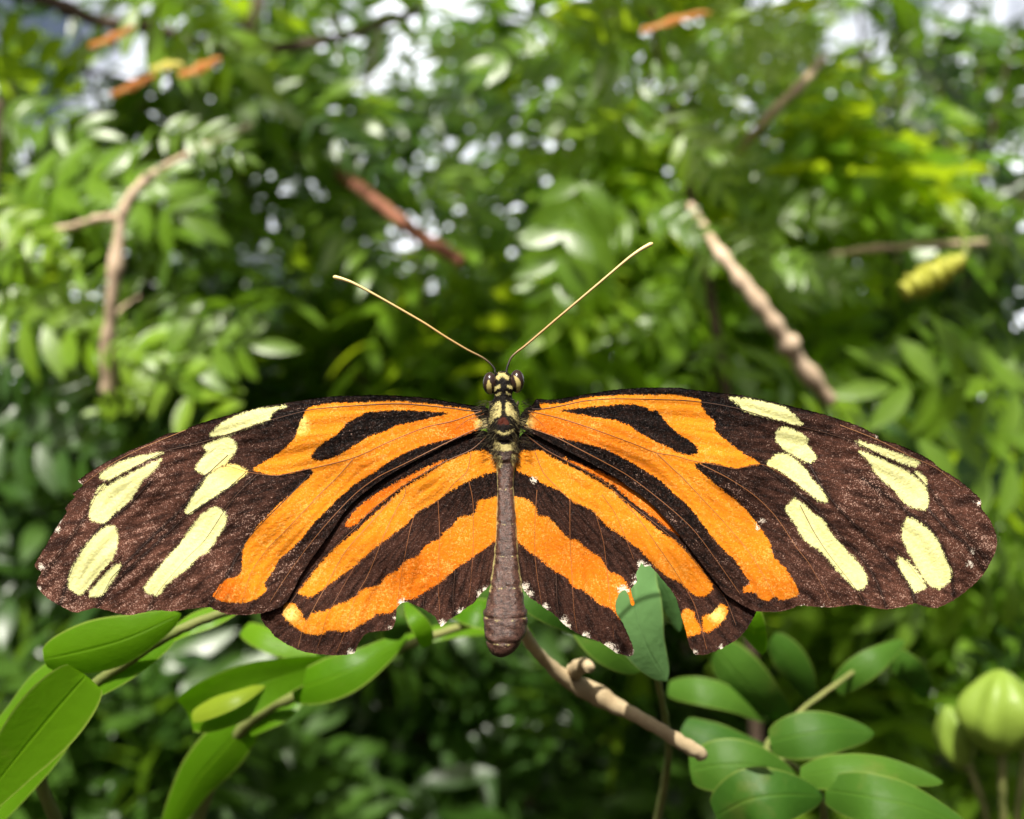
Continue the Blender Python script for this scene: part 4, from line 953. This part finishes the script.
crown_tree('tall deep green tree behind the hollow at the upper left, plus added shading fronds overhead', 260, 250, 1.7, 300, 330, 350, M_LEAFD, 31, shade_over=(66, [-.6,-.45,-.35,-.25,-.15,-.05], [.02,.09,.32,.45,.6]))
crown_tree('tall mid green tree behind the bright fronds, plus added shading sprays overhead', 620, 200, 1.9, 260, 330, 310, M_LEAF, 32, shade_over=(14, [.02,.12,.22,.32], [.03,.09]))
crown_tree('tall deep green tree behind the right wing, plus added shading fronds overhead', 900, 230, 1.8, 260, 330, 330, M_LEAFD, 33, shade_over=(22, [.45,.6,.75,.9], [.05,.6,.9]))
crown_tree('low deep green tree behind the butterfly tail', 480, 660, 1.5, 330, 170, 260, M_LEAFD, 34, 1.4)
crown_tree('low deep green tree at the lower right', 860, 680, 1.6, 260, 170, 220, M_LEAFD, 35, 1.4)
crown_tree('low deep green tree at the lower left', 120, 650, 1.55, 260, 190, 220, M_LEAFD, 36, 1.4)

# far-off woodland, one mass
V, F, var = [], [], []; off = 0; r = random.Random(5)
for i in range(5500):
    d = r.uniform(3.2, 6.0); x = r.uniform(-1.25, 1.25) * d; z = r.uniform(0, 1) ** 0.8 * (2.1 + 0.35 * math.sin(x * 1.7) + 0.3 * math.sin(x * 4.1))
    if in_gap((x, d, z), 1.0): continue
    L = r.uniform(0.10, 0.2)
    v, f = leaflet(L, L * 0.3, r.uniform(0, .4), .2, 3)
    m = basis(rand_dir(r, -0.9, 0.3), Vector((r.gauss(0, .4), r.gauss(-.3, .4), 1)))
    a = np.array([tuple(q) for q in v]) @ np.array(m).T + np.array((x, d, z))
    V.append(a); F += [tuple(j + off for j in q) for q in f]; off += len(a); var.append(np.full(len(a), r.random()))
fo = mk('far_woodland', np.vstack(V), F, M_LEAFD, None, True, {'var': np.concatenate(var)})
tag(fo, 'dim green woodland closing the view far behind the shrubs', 'woodland', kind='stuff')

# ------------------------------------------------------------------ GROUND, SKY, SUN, CAMERA
gv, gf = [], []; N = 60
for i in range(N + 1):
    for j in range(N + 1):
        x = (i / N - 0.5); y = (j / N - 0.5)
        x = math.copysign(abs(x * 2) ** 3 * 150, x); y = math.copysign(abs(y * 2) ** 3 * 150, y)
        gv.append((x, y, 0.02 * math.sin(x * 3) * math.cos(y * 2.3)))
    if i:
        for j in range(N): a = (i - 1) * (N + 1) + j; gf.append((a, a + N + 1, a + N + 2, a + 1))
g = mk('ground', gv, gf, ground_material()); tag(g, 'dark soil and leaf litter under the shrubs', 'ground', kind='structure')

SUN_EL, SUN_AZ = R(60), R(197)      # azimuth from +Y, clockwise seen from above: behind the camera, a little to the left
sd = Vector((math.sin(SUN_AZ) * math.cos(SUN_EL), math.cos(SUN_AZ) * math.cos(SUN_EL), math.sin(SUN_EL)))
sl = bpy.data.lights.new('sun', 'SUN'); sl.energy = 5.0; sl.angle = R(0.5); sl.color = (1.0, 0.95, 0.86)
so_ = bpy.data.objects.new('sun', sl); so_.rotation_euler = (-sd).to_track_quat('-Z', 'Y').to_euler(); so_.location = sd * 5; COL.objects.link(so_)
w = bpy.data.worlds.new('World'); scene.world = w; w.use_nodes = True
nt = w.node_tree; nt.nodes.clear()
sky = nt.nodes.new('ShaderNodeTexSky'); sky.sky_type = 'NISHITA'; sky.sun_disc = False
sky.sun_elevation = SUN_EL; sky.sun_rotation = SUN_AZ; sky.air_density = 1.0; sky.dust_density = 8.0
bg = nt.nodes.new('ShaderNodeBackground'); bg.inputs['Strength'].default_value = 0.05
wo = nt.nodes.new('ShaderNodeOutputWorld')
tc = nt.nodes.new('ShaderNodeTexCoord')                       # bright broken cloud low in the sky
nz = nt.nodes.new('ShaderNodeTexNoise'); nz.inputs['Scale'].default_value = 5.0; nz.inputs['Detail'].default_value = 5.0
sx = nt.nodes.new('ShaderNodeSeparateXYZ'); nt.links.new(tc.outputs['Generated'], sx.inputs[0])
nt.links.new(tc.outputs['Generated'], nz.inputs['Vector'])
r1 = nt.nodes.new('ShaderNodeMapRange'); r1.interpolation_type = 'SMOOTHSTEP'; nt.links.new(nz.outputs['Fac'], r1.inputs[0])
r1.inputs[1].default_value = 0.36; r1.inputs[2].default_value = 0.56
r2 = nt.nodes.new('ShaderNodeMapRange'); r2.interpolation_type = 'SMOOTHSTEP'; nt.links.new(sx.outputs[2], r2.inputs[0])
r2.inputs[1].default_value = 0.55; r2.inputs[2].default_value = 0.30
mu = nt.nodes.new('ShaderNodeMath'); mu.operation = 'MULTIPLY'; nt.links.new(r1.outputs[0], mu.inputs[0]); nt.links.new(r2.outputs[0], mu.inputs[1])
r3 = nt.nodes.new('ShaderNodeMapRange'); r3.interpolation_type = 'SMOOTHSTEP'; nt.links.new(sx.outputs[1], r3.inputs[0])
r3.inputs[1].default_value = 0.45; r3.inputs[2].default_value = 0.75
mu3 = nt.nodes.new('ShaderNodeMath'); mu3.operation = 'MULTIPLY'; nt.links.new(mu.outputs[0], mu3.inputs[0]); nt.links.new(r3.outputs[0], mu3.inputs[1]); mu = mu3
mxc = nt.nodes.new('ShaderNodeMix'); mxc.data_type = 'RGBA'; nt.links.new(mu.outputs[0], mxc.inputs[0]); nt.links.new(sky.outputs[0], mxc.inputs[6])
mxc.inputs[7].default_value = (30, 30.6, 32.5, 1)
nt.links.new(mxc.outputs[2], bg.inputs[0]); nt.links.new(bg.outputs[0], wo.inputs[0])

cam = bpy.data.cameras.new('camera'); co = bpy.data.objects.new('camera', cam); COL.objects.link(co)
co.location = CAM; co.rotation_euler = (R(90), 0, 0)
cam.sensor_fit = 'HORIZONTAL'; cam.sensor_width = 36; cam.lens = 18 / math.tan(HF / 2)
cam.clip_start = 0.005; cam.clip_end = 500
cam.dof.use_dof = True; cam.dof.focus_distance = D0 - 0.0003; cam.dof.aperture_fstop = cam.lens / 1.25; cam.dof.aperture_blades = 0
scene.camera = co
scene.view_settings.view_transform = 'Standard'; scene.view_settings.look = 'None'
scene.view_settings.exposure = 0.78; scene.view_settings.gamma = 1
scene.render.engine = 'CYCLES'
scene.cycles.use_denoising = True
try: scene.cycles.denoiser = 'OPENIMAGEDENOISE'
except Exception: pass
scene.cycles.max_bounces = 7; scene.cycles.transmission_bounces = 6; scene.cycles.diffuse_bounces = 4
scene.cycles.sample_clamp_indirect = 6
